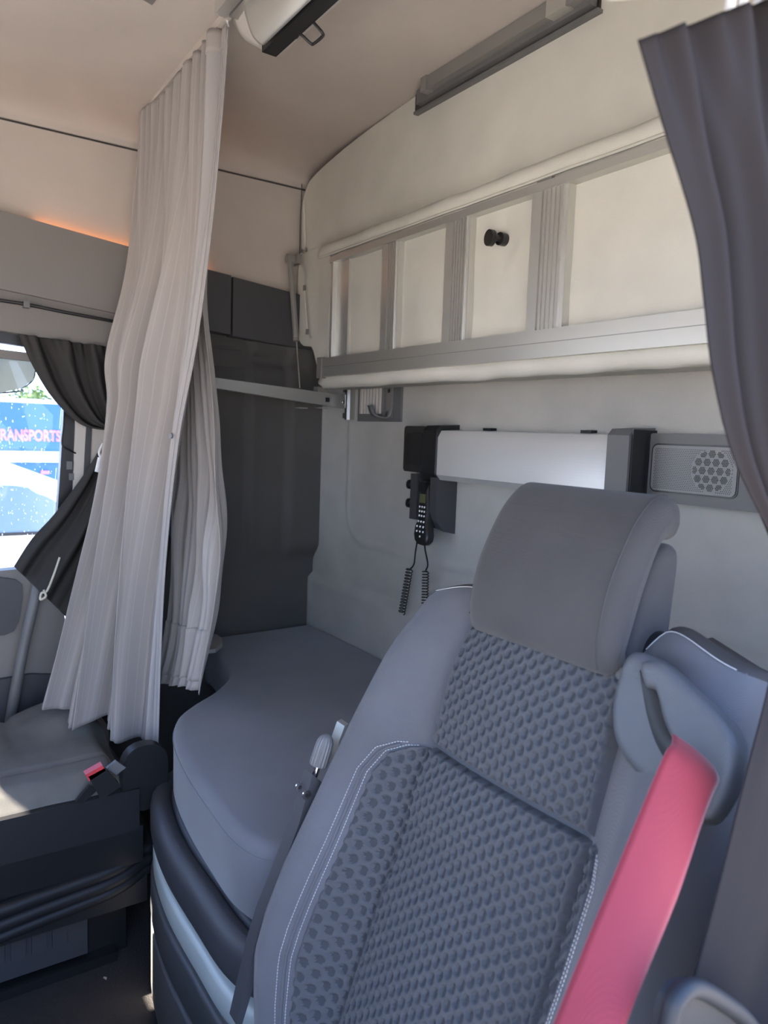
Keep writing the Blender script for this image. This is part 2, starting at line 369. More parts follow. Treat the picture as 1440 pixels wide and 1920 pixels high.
# passenger door and window
dr = sroot('door_1', (0, -1.4, 0), 'passenger door with grey trim, pocket and grab handle', 'door')
yR = lambda z: -0.79-(1.332-z)*0.09
wpanel('door_trim', [(YF, ZF+0.1), (-0.80, ZF+0.1), (-0.80, 0.70), (-0.83, 0.895), (-0.915, 0.905), (YF, 0.86)], M['greyplas'], 0.022, 0.012, parent=dr)
prism('door_pocket', [at(u, v, 'x', 0.026) for u, v in ((-700, 1045), (0, 1082), (28, 1086), (40, 1096), (41, 1120), (34, 1165), (26, 1182), (8, 1190), (-700, 1230))], (0.008, 0, 0), M['darkplas'], dr, 0.003, label='dark recessed panel of the door')
wpanel('lower_trim', [(YF, 0.10), (-0.82, 0.10), (-0.815, 0.60), (-0.90, 0.615), (YF, 0.56)], M['darkplas'], 0.036, 0.012, parent=dr)
tube('grab_handle', smooth_path([at(72, 1085, 'x', 0.04), at(66, 1120, 'x', 0.075), at(45, 1210, 'x', 0.08), at(28, 1300, 'x', 0.08), at(18, 1360, 'x', 0.05)]), 0.014, M['midplas'], dr, 14, label='blue-grey vertical grab handle')
w1 = sroot('window_1', (0, -1.4, 0.9), 'passenger door window with black frame and rain drops', 'window')
gy = lambda u, v: at(u, v, 'x', -0.03)
prism('glass', [(-0.032, YF, 0.85), (-0.032, -0.845, 0.86), (-0.032, -0.78, 1.60), (-0.032, YF, 1.66)], (0.004, 0, 0), M['glass'], w1, 0, label='clear window pane')
wpanel('frame_side', [(-0.84, 0.80), (-0.795, 0.80), (-0.742, 1.56), (-0.788, 1.56)], M['black'], 0.010, 0.004, parent=w1, label='black vertical edge of the frame')
wpanel('frame_top', [(YF, 1.585), (-0.77, 1.485), (-0.77, 1.56), (YF, 1.64)], M['black'], 0.006, 0.004, parent=w1)
wpanel('top_rail', [(YF, 1.505), (-0.80, 1.455), (-0.80, 1.475), (YF, 1.535)], M['greyplas'], 0.010, 0.003, parent=w1, label='grey inner rail above the pane')
wpanel('frame_sill', [(YF, 0.80), (-0.83, 0.86), (-0.83, 0.885), (YF, 0.875)], M['vanwhite'], 0.012, 0.003, parent=w1, label='pale sill strip below the pane')
wpanel('sill_seal', [(YF, 0.872), (-0.83, 0.882), (-0.83, 0.892), (YF, 0.888)], M['black'], 0.006, 0.002, parent=w1)
for u, v, s in ((128, 872, .014), (132, 893, .012)):
    p = at(u, v, 'x', 0.0); box('latch_block', -0.01, 0.018, p[1]-s/2, p[1]+s/2, p[2]-s*0.8, p[2]+s*0.8, M['midplas'], w1, 0.002)
drops = ([], [])
for i in range(260):
    y = random.uniform(-1.02, -0.83); z = random.uniform(0.92, 1.36)
    if i % 2: y = random.choice([-0.99, -0.955, -0.93, -0.90, -0.87, -.845])+random.gauss(0, 0.003)
    rr = random.uniform(0.0008, 0.0019); h = random.uniform(1, 2.6)
    o = len(drops[0])
    for a in range(6): drops[0].append((-0.028, y+rr*cos(a*pi/3), z+rr*h*sin(a*pi/3)))
    drops[0].append((-0.0268, y, z))
    for a in range(6): drops[1].append((o+a, o+(a+1) % 6, o+6))
stuff(mesh('rain_drops', drops[0], drops[1], M['drop'], w1, True))
# B pillar behind the door
tp = sroot('trim_1', (0, -0.72, 0), 'grey pillar trim between the passenger window and the bunk wall', 'trim')
wpanel('pillar_face', [(-0.825, 0.10), (-0.69, 0.10), (-0.69, 1.56), (-0.765, 1.56)], M['beigeplas'], 0.016, 0.012, parent=tp)
wpanel('pillar_edge', [(-0.765, 1.0), (-0.748, 1.0), (-0.722, 1.50), (-0.736, 1.50)], M['darkplas'], 0.020, 0.003, parent=tp)

# ceiling edge trim plate at the very top left of the view
q = [at(262, -4, 'z', 2.13), at(405, 42, 'z', 2.13), at(520, -90, 'z', 2.13), at(400, -140, 'z', 2.13)]
struct(prism('trim_2', q, (0, 0, 0.03), M['beigeplas'], None, 0.004), 'smooth pale plastic plate on the roof beside the curtain rail', 'trim')
q = [at(255, -8, 'z', 2.125), at(285, 10, 'z', 2.125), at(293, 0, 'z', 2.125), at(280, -20, 'z', 2.125)]
prism('roof_clip', q, (0, 0, 0.02), M['greyplas'], ceil, 0.002, label='small grey clip on the roof')

# ================================================================ CURTAIN RAIL + ROOF CONSOLE
rail = thing('curtain_rail', (1.2, -0.62, 2.10), 'twin channel aluminium rail across the roof carrying the pinstriped curtain', 'rail')
for y0, y1 in ((-0.652, -0.629), (-0.625, -0.602)):
    box('channel', 0.705 if y0 < -.63 else 0.715, 1.95, y0, y1, 2.105, 2.128, M['alu'], rail, 0.002)
box('mounting_strip', 0.12, 0.70, -0.626, -0.614, 2.112, 2.128, M['headliner'], rail)
rc = thing('roof_console', (1.3, -0.52, 2.03), 'cream moulded roof console with a silver cover and black wire catch', 'console')
def console():
    # profile across y, swept in x with a tapering nose at the left
    a = [(-0.612, 2.130), (-0.610, 2.09), (-0.602, 2.055), (-0.588, 2.038), (-0.555, 2.033), (-0.538, 2.038), (-0.532, 2.06), (-0.530, 2.130)]
    a = smooth_path([(0, y, z) for y, z in a], 4); G = []
    yc = -0.57
    for x, s, dz in ((0.650, 0.80, 0.092), (0.656, 0.88, 0.082), (0.675, 0.95, 0.064), (0.710, 1, 0.036), (0.755, 1, 0.010), (0.775, 1, 0.002), (0.80, 1, 0), (1.2, 1, 0), (1.95, 1, 0)):
        G.append([(x, yc+(p[1]-yc)*s, min(2.135, p[2]+dz)) for p in a])
    return grid('housing', G, M['beigeplas'], rc)
console()
cvp = smooth_path([(0, -0.6155, 2.112), (0, -0.6135, 2.085), (0, -0.605, 2.052), (0, -0.594, 2.036), (0, -0.587, 2.033)], 4)
G = []
for x, k in ((0.805, 0.55), (0.812, 0.8), (0.83, 0.95), (0.86, 1.0), (1.95, 1.0)):
    n_ = len(cvp); G.append([(x+0.035*(1-q_/(n_-1))*(-1 if k < 1.1 else 0), cvp[q_][1]-0.002, cvp[q_][2]-0.002) for q_ in range(n_)])
grid('silver_cover', G, M['alu'], rc, thick=-0.003, label='silver cover strip')
box('black_strip', 0.785, 1.95, -0.586, -0.556, 2.024, 2.045, M['black'], rc, 0.004, 2, label='black strip along the console')
lp = [at(556, 70, 'z', 2.03), at(563, 64, 'z', 2.025), at(582, 81, 'z', 2.01), at(588, 82, 'z', 2.01), at(604, 69, 'z', 2.01), at(604, 61, 'z', 2.01), at(585, 39, 'z', 2.03)]
tube('wire_catch', smooth_path(lp, 5), 0.0028, M['black'], rc, 8, label='black bent wire loop')

# ================================================================ PINSTRIPED CURTAIN
def interp_edge(pts, n):
    P = smooth_path(pts, 10); d = np.r_[0, np.cumsum(np.linalg.norm(np.diff(P, axis=0), axis=1))]
    t = np.linspace(0, d[-1], n); return np.array([[np.interp(x, d, P[:, k]) for k in range(3)] for x in t])
ct = thing('privacy_curtain', (0.42, -0.66, 0.55), 'long grey pinstriped curtain hanging from the roof rail over the passenger seat', 'curtain')
NR = 150
Redge = interp_edge([at(428, 50, 'y', -.62), at(418, 200, 'y', -.63), at(398, 420, 'y', -.645), at(370, 640, 'y', -.66), at(335, 830, 'y', -.675), at(312, 1050, 'y', -.685), at(302, 1250, 'y', -.695), at(298, 1402, 'y', -.70)], NR)
Ledge = interp_edge([at(268, 218, 'x', .115), at(262, 330, 'x', .12), at(238, 520, 'x', .15), at(206, 670, 'x', .17), at(208, 760, 'x', .20), at(186, 930, 'x', .24), at(142, 1110, 'x', .28), at(84, 1330, 'x', .31)], NR)
NC = 320
G = []
for i in range(NR):
    v = i/(NR-1); row = []
    a, b_ = Redge[i], Ledge[i]
    d = b_-a; d2 = np.array([d[0], d[1], 0]); L = np.linalg.norm(d2); nh = np.array([d2[1], -d2[0], 0])/L
    if nh[1] > 0: nh = -nh
    for j in range(NC):
        u = j/(NC-1)
        fade = float(S_(v/0.10)); top = 1-fade
        # gathered small pleats on top merging into broad folds lower down
        pl = 0.016*sin(2*pi*11*u+1.2*sin(7*u))*(1-float(S_((v-0.02)/0.33)))
        br = (0.036*sin(2*pi*2.9*u+0.6+0.9*v)+0.016*sin(2*pi*6.1*u+2.3*v+0.5)+0.007*sin(2*pi*13*u-2*v))*float(S_((v-0.05)/0.45))*(0.45+0.55*sin(pi*min(1, max(0, u)))**0.5)
        fn = 0.006*mnoise.noise(Vector((u*9, v*5, 1.3)))+0.0015*sin(2*pi*29*u+3*v)*(1-0.5*v)
        off = (pl+br+fn)*float(S_(u/0.10))
        sx = 0.020*cos(2*pi*2.9*u+0.6+0.9*v)*v*(1-0.7*float(S_((v-0.75)/0.25)))
        p = a+d*u+nh*off+d2/L*sx*float(S_(u/0.1))*float(S_((1-u)/0.1))
        # hem wave and gathered top edge
        if v < 0.05: p = p+np.array([0, 0, 0.010*sin(2*pi*11*u+2)*(1-v/0.05)*float(S_(u/0.12))])
        p[2] += 0.012*sin(2*pi*1.8*u+2.5)*float(S_((v-0.9)/0.1))*float(S_(u/.15))
        row.append(p)
    G.append(row)
G = np.array(G)
NH = 50
grid('front_panel', G[:, NH-1:], M['curtain'], ct, uv=True, thick=0.0012)
# stitched hem strip along the leading edge
hs = G[:, :NH].copy()
hs[:, :, 1] -= 0.0015
grid('hem', hs, mat('curtain_hem', (0.33, 0.315, 0.31), 0.85, bump=('noise', 260, 0.5)), ct, uv=True, thick=0.0025, label='plain stitched hem along the leading edge')
tube('hem_stitching', hs[5:-2, 6]+np.array([0, -0.0012, 0.0]), 0.0007, M['curtain'], ct, 5)
hd = G[:5, :]+np.array([0, -0.003, 0.006])
grid('heading_band', hd[:, 2:46], M['curtain'], ct, thick=0.003, label='flat heading band at the rail')
bmat = M['midplas']
pb = at(322, 817, 'y', -0.688)
cyl('press_stud', (pb[0], pb[1], pb[2]), (0.25, -1, 0.0), 0.0065, 0.004, M['midplas'], ct, 20, 0.0012, label='round grey press stud')
for k in range(9):
    u = 0.02+k*0.12; p = G[0, int(min(u, .98)*(NC-1))]
    tube('hook', [(p[0], -0.615-.010*(k == 0), 2.128), (p[0], -0.615, p[2]+0.006), (p[0], p[1], p[2]-0.004)], 0.0018, M['white'], ct, 6)
# rear layer of the same curtain, bulging out behind the leading edge
Rb = interp_edge([at(398, 250, 'y', -.60), at(392, 430, 'y', -.60), at(386, 560, 'y', -.60), at(402, 700, 'y', -.595), at(416, 840, 'y', -.59), at(421, 960, 'y', -.585), at(416, 1060, 'y', -.60), at(400, 1180, 'y', -.62), at(376, 1302, 'y', -.640)], 110)
Lb = interp_edge([(0.30, -.575, 1.92), (0.26, -.57, 1.5), (0.24, -.58, 1.1), (0.27, -.60, 0.80), (0.28, -.645, 0.64)], 110)
G2 = []
for i in range(110):
    v = i/109; row = []
    a, b_ = Rb[i], Lb[i]
    for j in range(160):
        u = j/159; p = a+(b_-a)*u
        off = (0.016*sin(2*pi*5.3*u+2.2*v)+0.006*sin(2*pi*13*u+4*v))*(0.35+0.65*v)
        off += 0.02*mnoise.noise(Vector((u*4+3*v, v*6, 7.7)))*float(S_((v-.4)/.3))
        off *= 1-0.55*float(S_((v-0.8)/0.2)); p = p+np.array([0.25*off, -off, 0]); p[2] += 0.006*sin(7*u)*float(S_((v-.9)/.1))
        row.append(p)
    G2.append(row)
G2 = np.array(G2)
grid('rear_panel', G2, M['curtain'], ct, uv=True, thick=0.0012, label='shaded rear fold of the curtain')
hb = G2[-14:-2]+np.array([0.001, -0.003, 0]); grid('bottom_hem', hb, M['curtain'], ct, uv=True, thick=0.002, label='turned-up bottom hem')

tp_ = [at(u, v, 'z', 0.652) for u, v in ((385, 1196), (405, 1196), (416, 1203), (417, 1213), (404, 1224), (388, 1226))]
prism('tie_strap', tp_, (0, 0, 0.012), M['curtain'], ct, 0.004, 3, label='end of a fabric strap on the mattress')

# ================================================================ PASSENGER WINDOW CURTAIN
wc = thing('window_curtain', (0.08, -0.8, 0.78), 'charcoal curtain gathered to the pillar beside the passenger window', 'curtain')
def drape(name, A, B, n, m, folds, amp, parent, nr=60, nc=120, label=None, pinch=0.0, ax=0, thick=0.0015):
    Ae = interp_edge(A, nr); Be = interp_edge(B, nr); G = []
    for i in range(nr):
        v = i/(nr-1); row = []
        for j in range(nc):
            u = j/(nc-1); p = Ae[i]+(Be[i]-Ae[i])*u
            env = float(S_(u/0.12))
            off = env*(amp*sin(2*pi*folds*u+1.5*v)+amp*0.4*sin(2*pi*folds*2.3*u+4*v+1))
            if pinch: off += env*pinch*sin(2*pi*folds*3*u)*(1-float(S_(v/0.25)))
            q = p.copy(); q[ax] += off; row.append(q)
        G.append(row)
    return grid(name, G, m, parent, uv=True, thick=thick, label=label)
A = [at(34, 626, 'x', .06), at(58, 680, 'x', .065), at(90, 735, 'x', .07), at(125, 775, 'x', .075), at(160, 800, 'x', .08), at(203, 806, 'x', .09)]
B = [at(235, 655, 'x', .06), at(235, 690, 'x', .06), at(235, 720, 'x', .06), at(235, 750, 'x', .06), at(232, 780, 'x', .07), at(230, 800, 'x', .08)]
drape('upper_drape', A, B, 1, M['curtwin'], 3.2, 0.012, wc, pinch=0.006, label='upper swag gathered under the beam')
A = [at(190, 835, 'x', .06), at(160, 885, 'x', .065), at(105, 960, 'x', .075), at(60, 1010, 'x', .08), at(26, 1062, 'x', .085)]
B = [at(216, 840, 'x', .05), at(216, 900, 'x', .06), at(205, 980, 'x', .07), at(178, 1080, 'x', .08), at(140, 1172, 'x', .085)]
drape('lower_drape', A, B, 1, M['curtwin'], 2.2, 0.014, wc, label='lower drape flaring out below the tie')
tube('tie_cord', smooth_path([at(193, 832, 'x', .085), at(186, 850, 'x', .09), at(196, 862, 'x', .09), at(203, 840, 'x', .08), at(196, 828, 'x', .07)]), 0.0035, M['white'], wc, 8, label='white tie holding the curtain')
tube('clip_strap', smooth_path([at(188, 858, 'x', .09), at(182, 885, 'x', .09)]), 0.0065, M['white'], wc, 8)
tube('hanging_cord', smooth_path([at(112, 1045, 'x', .105), at(100, 1080, 'x', .11), at(88, 1108, 'x', .11), at(78, 1112, 'x', .105), at(76, 1124, 'x', .105), at(86, 1118, 'x', .11), at(82, 1106, 'x', .11)]), 0.003, M['cream'], wc, 8, label='cream knotted cord')
tube('curtain_wire', smooth_path([at(121, 755, 'x', .03), at(119, 800, 'x', .03), at(116, 832, 'x', .03), at(124, 840, 'x', .03), at(142, 850, 'x', .02)], 4), 0.0022, M['black'], w1, 6, label='thin black bent wire at the pane edge')

# ================================================================ DRIVER WINDOW CURTAIN (near the lens)
dc = thing('door_curtain', (1.92, -0.75, 0.75), 'dark brown-grey curtain hanging close by the driver door', 'curtain')
A = [at(1195, 75, 'x', 1.90), at(1240, 230, 'x', 1.90), at(1300, 430, 'x', 1.90), at(1318, 560, 'x', 1.90), at(1335, 700, 'x', 1.90), at(1375, 860, 'x', 1.90), at(1450, 1015, 'x', 1.90)]
B = [at(1560, -40, 'x', 1.92), at(1570, 150, 'x', 1.92), at(1580, 350, 'x', 1.92), at(1590, 500, 'x', 1.92), at(1590, 700, 'x', 1.92), at(1590, 870, 'x', 1.92), at(1590, 1000, 'x', 1.92)]
drape('upper_drape', A, B, 1, M['curtdark'], 3.2, 0.009, dc, 80, 160, pinch=0.004)
A = [at(1462, 1150, 'x', 1.90), at(1438, 1290, 'x', 1.90), at(1395, 1460, 'x', 1.90), at(1330, 1720, 'x', 1.90), at(1262, 1960, 'x', 1.90), at(1220, 2150, 'x', 1.90)]
B = [at(1560, 1150, 'x', 1.93), at(1600, 1290, 'x', 1.93), at(1620, 1460, 'x', 1.93), at(1640, 1720, 'x', 1.93), at(1640, 1960, 'x', 1.93), at(1640, 2150, 'x', 1.93)]
drape('lower_drape', A, B, 1, M['curtdark'], 1.3, 0.006, dc, 60, 80)
for u in (1372, 1395, 1425): p = at(u, 18, 'x', 1.905); tube('hook', [(p[0], p[1], p[2]+.02), (p[0]-.002, p[1], p[2]-0.006)], 0.003, M['white'], dc, 6)
p0 = at(1150, -45, 'x', 1.93); p1 = at(1700, -60, 'x', 1.93)
tr3 = tube('curtain_track', [p0, p1], 0.010, M['beigeplas'], None, 10)
tag(tr3, 'pale curtain track above the driver door curtain', 'rail')
# seam line on the near curtain
# lower corner trim
ht = thing('side_grab_trim', (1.9, -0.78, 0.78), 'rounded grey plastic corner of the door trim at the bottom right', 'trim')
P = smooth_path([at(u, v, 'x', 1.935) for u, v in ((1236, 2040), (1258, 1905), (1272, 1870), (1292, 1853), (1315, 1855), (1355, 1878), (1400, 1915), (1450, 1990))], 5)
tube('rounded_rim', P, 0.0065, M['trimdark'], ht, 12, 'rounded plastic rim')
c_ = P.mean(axis=0); V_ = [tuple(p) for p in P]+[tuple(p-np.array([0.012, 0, 0])) for p in P]; n_ = len(P)
mesh('infill_panel', V_, tess(P, list(range(n_)))+tess(P, list(range(n_, 2*n_)))+[(k, k+1, n_+k+1, n_+k) for k in range(n_-1)], M['trimdark'], ht, False)

# ================================================================ LOWER BUNK
def offset_outline(P, d):
    P = np.array(P); n = len(P); out = []
    for i in range(n):
        t = P[(i+1) % n]-P[i-1]; t /= np.linalg.norm(t)+1e-9; out.append(P[i]+np.array([t[1], -t[0]])*d)
    return np.array(out)
front = smooth_path([(0.02, -0.40, 0), (0.20, -0.42, 0), (0.36, -0.46, 0), (0.47, -0.545, 0), (0.540, -0.63, 0), (0.60, -0.685, 0), (0.70, -0.722, 0), (0.84, -0.745, 0), (1.0, -0.756, 0), (1.13, -0.756, 0), (1.20, -0.72, 0), (1.225, -0.60, 0), (1.30, -0.45, 0), (1.42, -0.37, 0), (1.70, -0.35, 0), (1.975, -0.35, 0)], 7)[:, :2]
outline = [tuple(p) for p in front]+[(1.975, -0.022), (0.02, -0.022)]
def slab(name, outl, z0, z1, m, parent, r=0.02, crown=0.0, label=None, ins=0.0):
    """rounded-edge slab from a plan outline (counter-clockwise); rings with quarter rounds"""
    O = np.array(outl); rings = []
    def ring(d, z): P = offset_outline(O, -d-ins); return [(p[0], p[1], z) for p in P]
    rings.append(ring(r*.6, z0)); rings.append(ring(0, z0+r*.6))
    for k in range(6):
        a = k/5*pi/2; rings.append(ring(r*(1-cos(a)), z1-r+r*sin(a)))
    V = [p for rg in rings for p in rg]; n = len(O); F = []
    for i in range(len(rings)-1):
        for j in range(n): F.append((i*n+j, i*n+(j+1) % n, (i+1)*n+(j+1) % n, (i+1)*n+j))
    F += tess(rings[-1], [(len(rings)-1)*n+j for j in range(n)]); F += tess(rings[0], list(range(n)))
    return mesh(name, V, F, m, parent, True, sharp=50, label=label)
mt = thing('bunk_mattress', (0.9, -0.35, 0.52), 'grey-blue fabric mattress with a curved front edge on the lower bunk', 'mattress')
slab('mattress_body', outline, 0.505, 0.650, M['mattress'], mt, 0.022)
sm = offset_outline(front, -0.003)[24:82]
tube('edge_seam', [(p[0], p[1], 0.6265) for p in offset_outline(front, 0.0008)[16:80]], 0.0011, M['mattress'], mt, 6)
bb = thing('storage_locker', (0.9, -0.35, 0.06), 'curved bunk storage box with padded rim, silver band and dark front panels', 'locker')
fr2 = [p for p in smooth_path([(0.03, -0.40, 0), (0.25, -0.43, 0), (0.40, -0.50, 0), (0.50, -0.61, 0), (0.555, -0.685, 0), (0.62, -0.735, 0), (0.72, -0.765, 0), (0.86, -0.783, 0), (1.02, -0.785, 0), (1.17, -0.78, 0), (1.235, -0.74, 0), (1.27, -0.60, 0), (1.32, -0.45, 0), (1.45, -0.38, 0), (1.975, -0.36, 0)], 8)[:, :2]]
base_out = [tuple(p) for p in fr2]+[(1.975, -0.021), (0.03, -0.021)]
slab('carcass', base_out, ZF, 0.40, M['darkplas'], bb, 0.01, ins=0.03)
slab('top_board', base_out, 0.40, 0.504, M['darkplas'], bb, 0.01, ins=0.035)
def band(name, path, prof, m, parent, label=None, seg0=0, seg1=None, taper=None):
    """sweep a (outwards, z) closed profile along a plan path"""
    P = np.array(path)[seg0:seg1]; n = len(P); V = []; F = []; k = len(prof)
    for i in range(n):
        t = P[min(i+1, n-1)]-P[max(i-1, 0)]; t = t/np.linalg.norm(t); nn = np.array([t[1], -t[0]])
        s = taper(i/(n-1)) if taper else 0
        for d, z in prof: V.append((P[i][0]+nn[0]*d, P[i][1]+nn[1]*d, z+s))
    for i in range(n-1):
        for j in range(k): F.append((i*k+j, i*k+(j+1) % k, (i+1)*k+(j+1) % k, (i+1)*k+j))
    F.append(tuple(range(k))[::-1]); F.append(tuple((n-1)*k+j for j in range(k)))
    return mesh(name, V, F, m, parent, True, sharp=50, label=label)
def rprof(d0, d1, z0, z1, r, n=4):
    return [(a, b_) for a, b_ in rrect((d0+d1)/2, (z0+z1)/2, d1-d0, z1-z0, r, n)]
fr2 = np.array(fr2)
sag = lambda t: 0.0
band('padded_rim', fr2, rprof(-0.04, 0.010, 0.420, 0.503, 0.024), M['darkplas'], bb, 'soft dark padded rim', 12, 84)
band('shadow_gap', fr2, rprof(-0.05, -0.022, 0.400, 0.43, 0.003), M['black'], bb, None, 12, 84)
band('silver_band', fr2, rprof(-0.04, 0.004, 0.345, 0.402, 0.010), M['silver'], bb, 'pale silver-green curved trim band', 24, 84)
band('front_panel', fr2, rprof(-0.04, 0.000, 0.075, 0.340, 0.006), M['locker'], bb, 'dark grey curved front', 24, 84)
band('drawer_lip', fr2, rprof(-0.02, 0.009, 0.250, 0.338, 0.008), M['locker'], bb, 'raised upper lip of the drawer', 31, 82)
band('lower_panel', fr2, rprof(-0.02, 0.008, 0.080, 0.236, 0.006), M['midplas'], bb, 'grey lower flap', 36, 82)
band('sunlit_corner', fr2, rprof(-0.05, 0.003, 0.06, 0.335, 0.006), M['beigeplas'], bb, 'pale strip standing for sunlight on the left corner', 22, 31)  # sunlight on the locker corner, put in as a pale strip

# ================================================================ UPPER BUNK (folded up against the wall)
ub = thing('upper_bunk', (1.1, -0.12, 1.42), 'upper bunk folded up against the rear wall with an aluminium slat frame', 'bunk')
# fabric slab with shaped left flange
fl = [(0.045, 1.835), (0.030, 1.80), (0.028, 1.72), (0.040, 1.60), (0.075, 1.565), (0.13, 1.556), (0.165, 1.50), (0.19, 1.445), (0.21, 1.428), (1.97, 1.428), (1.97, 1.865), (0.30, 1.865), (0.12, 1.855)]
fp = smooth_path([(x, 0, z) for x, z in fl[:9]], 4)
prism('mattress_cover', [(p[0], -0.112, p[2]) for p in fp]+[(1.97, -0.112, 1.425), (1.97, -0.112, 1.850), (0.30, -0.112, 1.850), (0.10, -0.112, 1.848)], (0, 0.075, 0), M['bunkfab'], ub, 0.016, 3, label='beige fabric cover')
# lower bulging hem and upper roll
def roll(name, z0, amp, r, y, x0, x1, m, seedv, label=None):
    P = []; R = []
    for i in range(160):
        x = x0+(x1-x0)*i/159; P.append((x, y+0.003*mnoise.noise(Vector((x*9, seedv, 0))), z0+amp*mnoise.noise(Vector((x*7, seedv, 3))))); R.append(r*(1+0.12*mnoise.noise(Vector((x*11, seedv, 6))))*min(1, 0.4+i/6, 0.4+(159-i)/6))
    return tube(name, P, R, m, ub, 14, label)
roll('lower_roll', 1.444, 0.004, 0.021, -0.135, 0.235, 1.96, M['bunkfab'], 1.1, 'rumpled lower edge of the cover')
roll('upper_roll', 1.812, 0.003, 0.026, -0.128, 0.20, 1.96, M['bunkfab'], 4.2, 'rolled upper edge of the cover')
tube('piping', [(x, -0.153, 1.797+0.0015*mnoise.noise(Vector((x*8, 2, 2)))) for x in np.linspace(0.24, 1.96, 80)], 0.0035, M['bunkfab'], ub, 6)
box('side_roll', 0.236, 0.300, -0.150, -0.11, 1.46, 1.815, M['bunkfab'], ub, 0.012, 3)
box('lower_rail', 0.292, 1.96, -0.166, -0.130, 1.455, 1.508, M['alu'], ub, 0.003, label='wide aluminium lower rail')
for z in (1.482,): box('rail_groove', 0.30, 1.96, -0.1668, -0.160, z, z+0.0015, M['alud'], ub)
box('end_cap', 0.268, 0.294, -0.168, -0.125, 1.452, 1.511, M['greyplas'], ub, 0.004, label='grey plastic cap on the lower rail')
box('upper_rail', 0.322, 1.96, -0.166, -0.112, 1.768, 1.784, M['alu'], ub, 0.002)
for k, (x0, x1) in enumerate(((0.332, 0.405), (0.588, 0.652), (0.842, 0.920), (1.108, 1.198))):
    if k == 0:
        s = box('slat', x0, x1, -0.150, -0.12, 1.505, 1.770, M['alus'], ub, 0.001, label='plain end slat')
        box('slat_flange', x0, x0+0.010, -0.164, -0.12, 1.505, 1.770, M['alus'], s, 0.001)
    else:
        s = box('slat', x0+0.022, x1, -0.158, -0.12, 1.505, 1.770, M['alus'], ub, 0.001, label='ribbed aluminium slat')
        box('slat_flange', x0, x0+0.026, -0.163, -0.12, 1.505, 1.770, M['alus'], s, 0.001)
        w = (x1-x0-0.034)/5
        for j in range(5):
            box('slat_rib', x0+0.030+j*w, x0+0.030+j*w+w*0.55, -0.1620, -0.150, 1.505, 1.770, M['alus'], s, 0.0008)
for k, (x0, x1) in enumerate(((0.40, 0.60), (0.65, 0.85), (0.92, 1.11), (1.198, 1.95))):
    G = []
    for i in range(24):
        row = []
        for j in range(36):
            a = j/35; b2 = i/23; x = x0+(x1-x0)*a; z = 1.50+0.275*b2
            y = -0.141-0.004*(sin(pi*a)*sin(pi*b2))**0.5-0.003*mnoise.noise(Vector((x*7, z*9, 2)))
            if k == 2:
                d = abs(x-1.015)/0.055+abs(z-1.70)/0.052
                y += 0.006*float(S_(1.4-d))
                y -= 0.0
            row.append((x, y, z))
        G.append(row)
    grid('fabric_infill', G, M['bunkfab'], ub, label=None)
kb = at(935, 450, 'y', -.15)
cyl('knob_base', (kb[0]+0.006, -0.136, kb[2]+0.001), (0, -1, 0), 0.013, 0.018, M['black'], ub, 24, 0.003, label='black knob base')
cyl('knob_stem', (kb[0]+0.006, -0.150, kb[2]+0.001), (-0.0, -1, 0), 0.007, 0.02, M['black'], ub)
cyl('knob', (kb[0]-0.004, -0.164, kb[2]+0.002), (-0.15, -1, 0), 0.0165, 0.010, M['black'], ub, 28, 0.003, label='round black knob')
pk = at(1016, 372, 'y', -.155)
cyl('bolt', (pk[0], -0.150, 1.768), (0, 0, -1), 0.0055, 0.014, M['chrome'], ub, 14)
cyl('bolt_stem', (pk[0], -0.150, 1.757), (0, 0, -1), 0.0042, 0.020, M['black'], ub, 14)
cyl('bolt_knob', (pk[0], -0.150, 1.742), (0, 0, -1), 0.0095, 0.009, M['black'], ub, 18, 0.002)
box('clip_plate', pk[0]-0.012, pk[0]+0.026, -0.158, -0.145, 1.786, 1.792, M['alud'], ub, 0.001)
# zips on flange and upper panel
p0, p1 = at(571, 540, 'y', -.115), at(576, 622, 'y', -.115)
tube('zip_strap', smooth_path([p0, ((p0[0]+p1[0])/2+.003, -.117, (p0[2]+p1[2])/2), p1]), 0.0024, M['bunkfab'], ub, 6)
for p in (p0, p1): box('strap_eyelet', p[0]-0.005, p[0]+0.005, -0.118, -0.108, p[2]-0.008, p[2]+0.008, M['greyplas'], ub, 0.002)
p0, p1 = at(570, 375, 'y', -.104), at(572, 470, 'y', -.104)
st = tube('wall_strap', smooth_path([p0, ((p0[0]+p1[0])/2+.004, -.106, (p0[2]+p1[2])/2), p1]), 0.003, M['bunkfab'], tpan, 6, label='thin beige strap at the panel edge')
for dx in (-0.012, 0.012): cyl('eyelet', (p1[0]+dx, -0.105, p1[2]), (0, -1, 0), 0.006, 0.005, M['alud'], tpan, 14)
tube('cord', smooth_path([at(566, 345, 'y', -.104), at(563, 420, 'y', -.104), at(562, 478, 'y', -.104)]), 0.0016, M['sidefab'], tpan, 6)

# gas strut
gsn = thing('gas_strut', (0.03, -0.14, 1.43), 'thin grey gas strut beside the folded bunk', 'strut')
a = np.array(at(544, 487, 'y', -.16)); c = np.array(at(562, 728, 'y', -.16)); mth = a+(c-a)*0.62
tube('cylinder', [a, mth], 0.0088, M['alud'], gsn, 14)
tube('rod', [mth, c], 0.003, M['chrome'], gsn, 8)
tube('rod_collar', [mth-(c-a)*0.01, mth+(c-a)*0.015], 0.0095, M['greyplas'], gsn, 12)
cyl('ball_joint', (a[0], a[1]-0.012, a[2]+0.002), (0, 1, 0), 0.014, 0.022, M['alud'], gsn, 18, 0.003)
q = at(548, 492, 'y', -.145); box('bracket', q[0]-0.01, q[0]+0.045, -0.150, -0.135, q[2]-0.010, q[2]+0.018, M['greyplas'], gsn, 0.002)

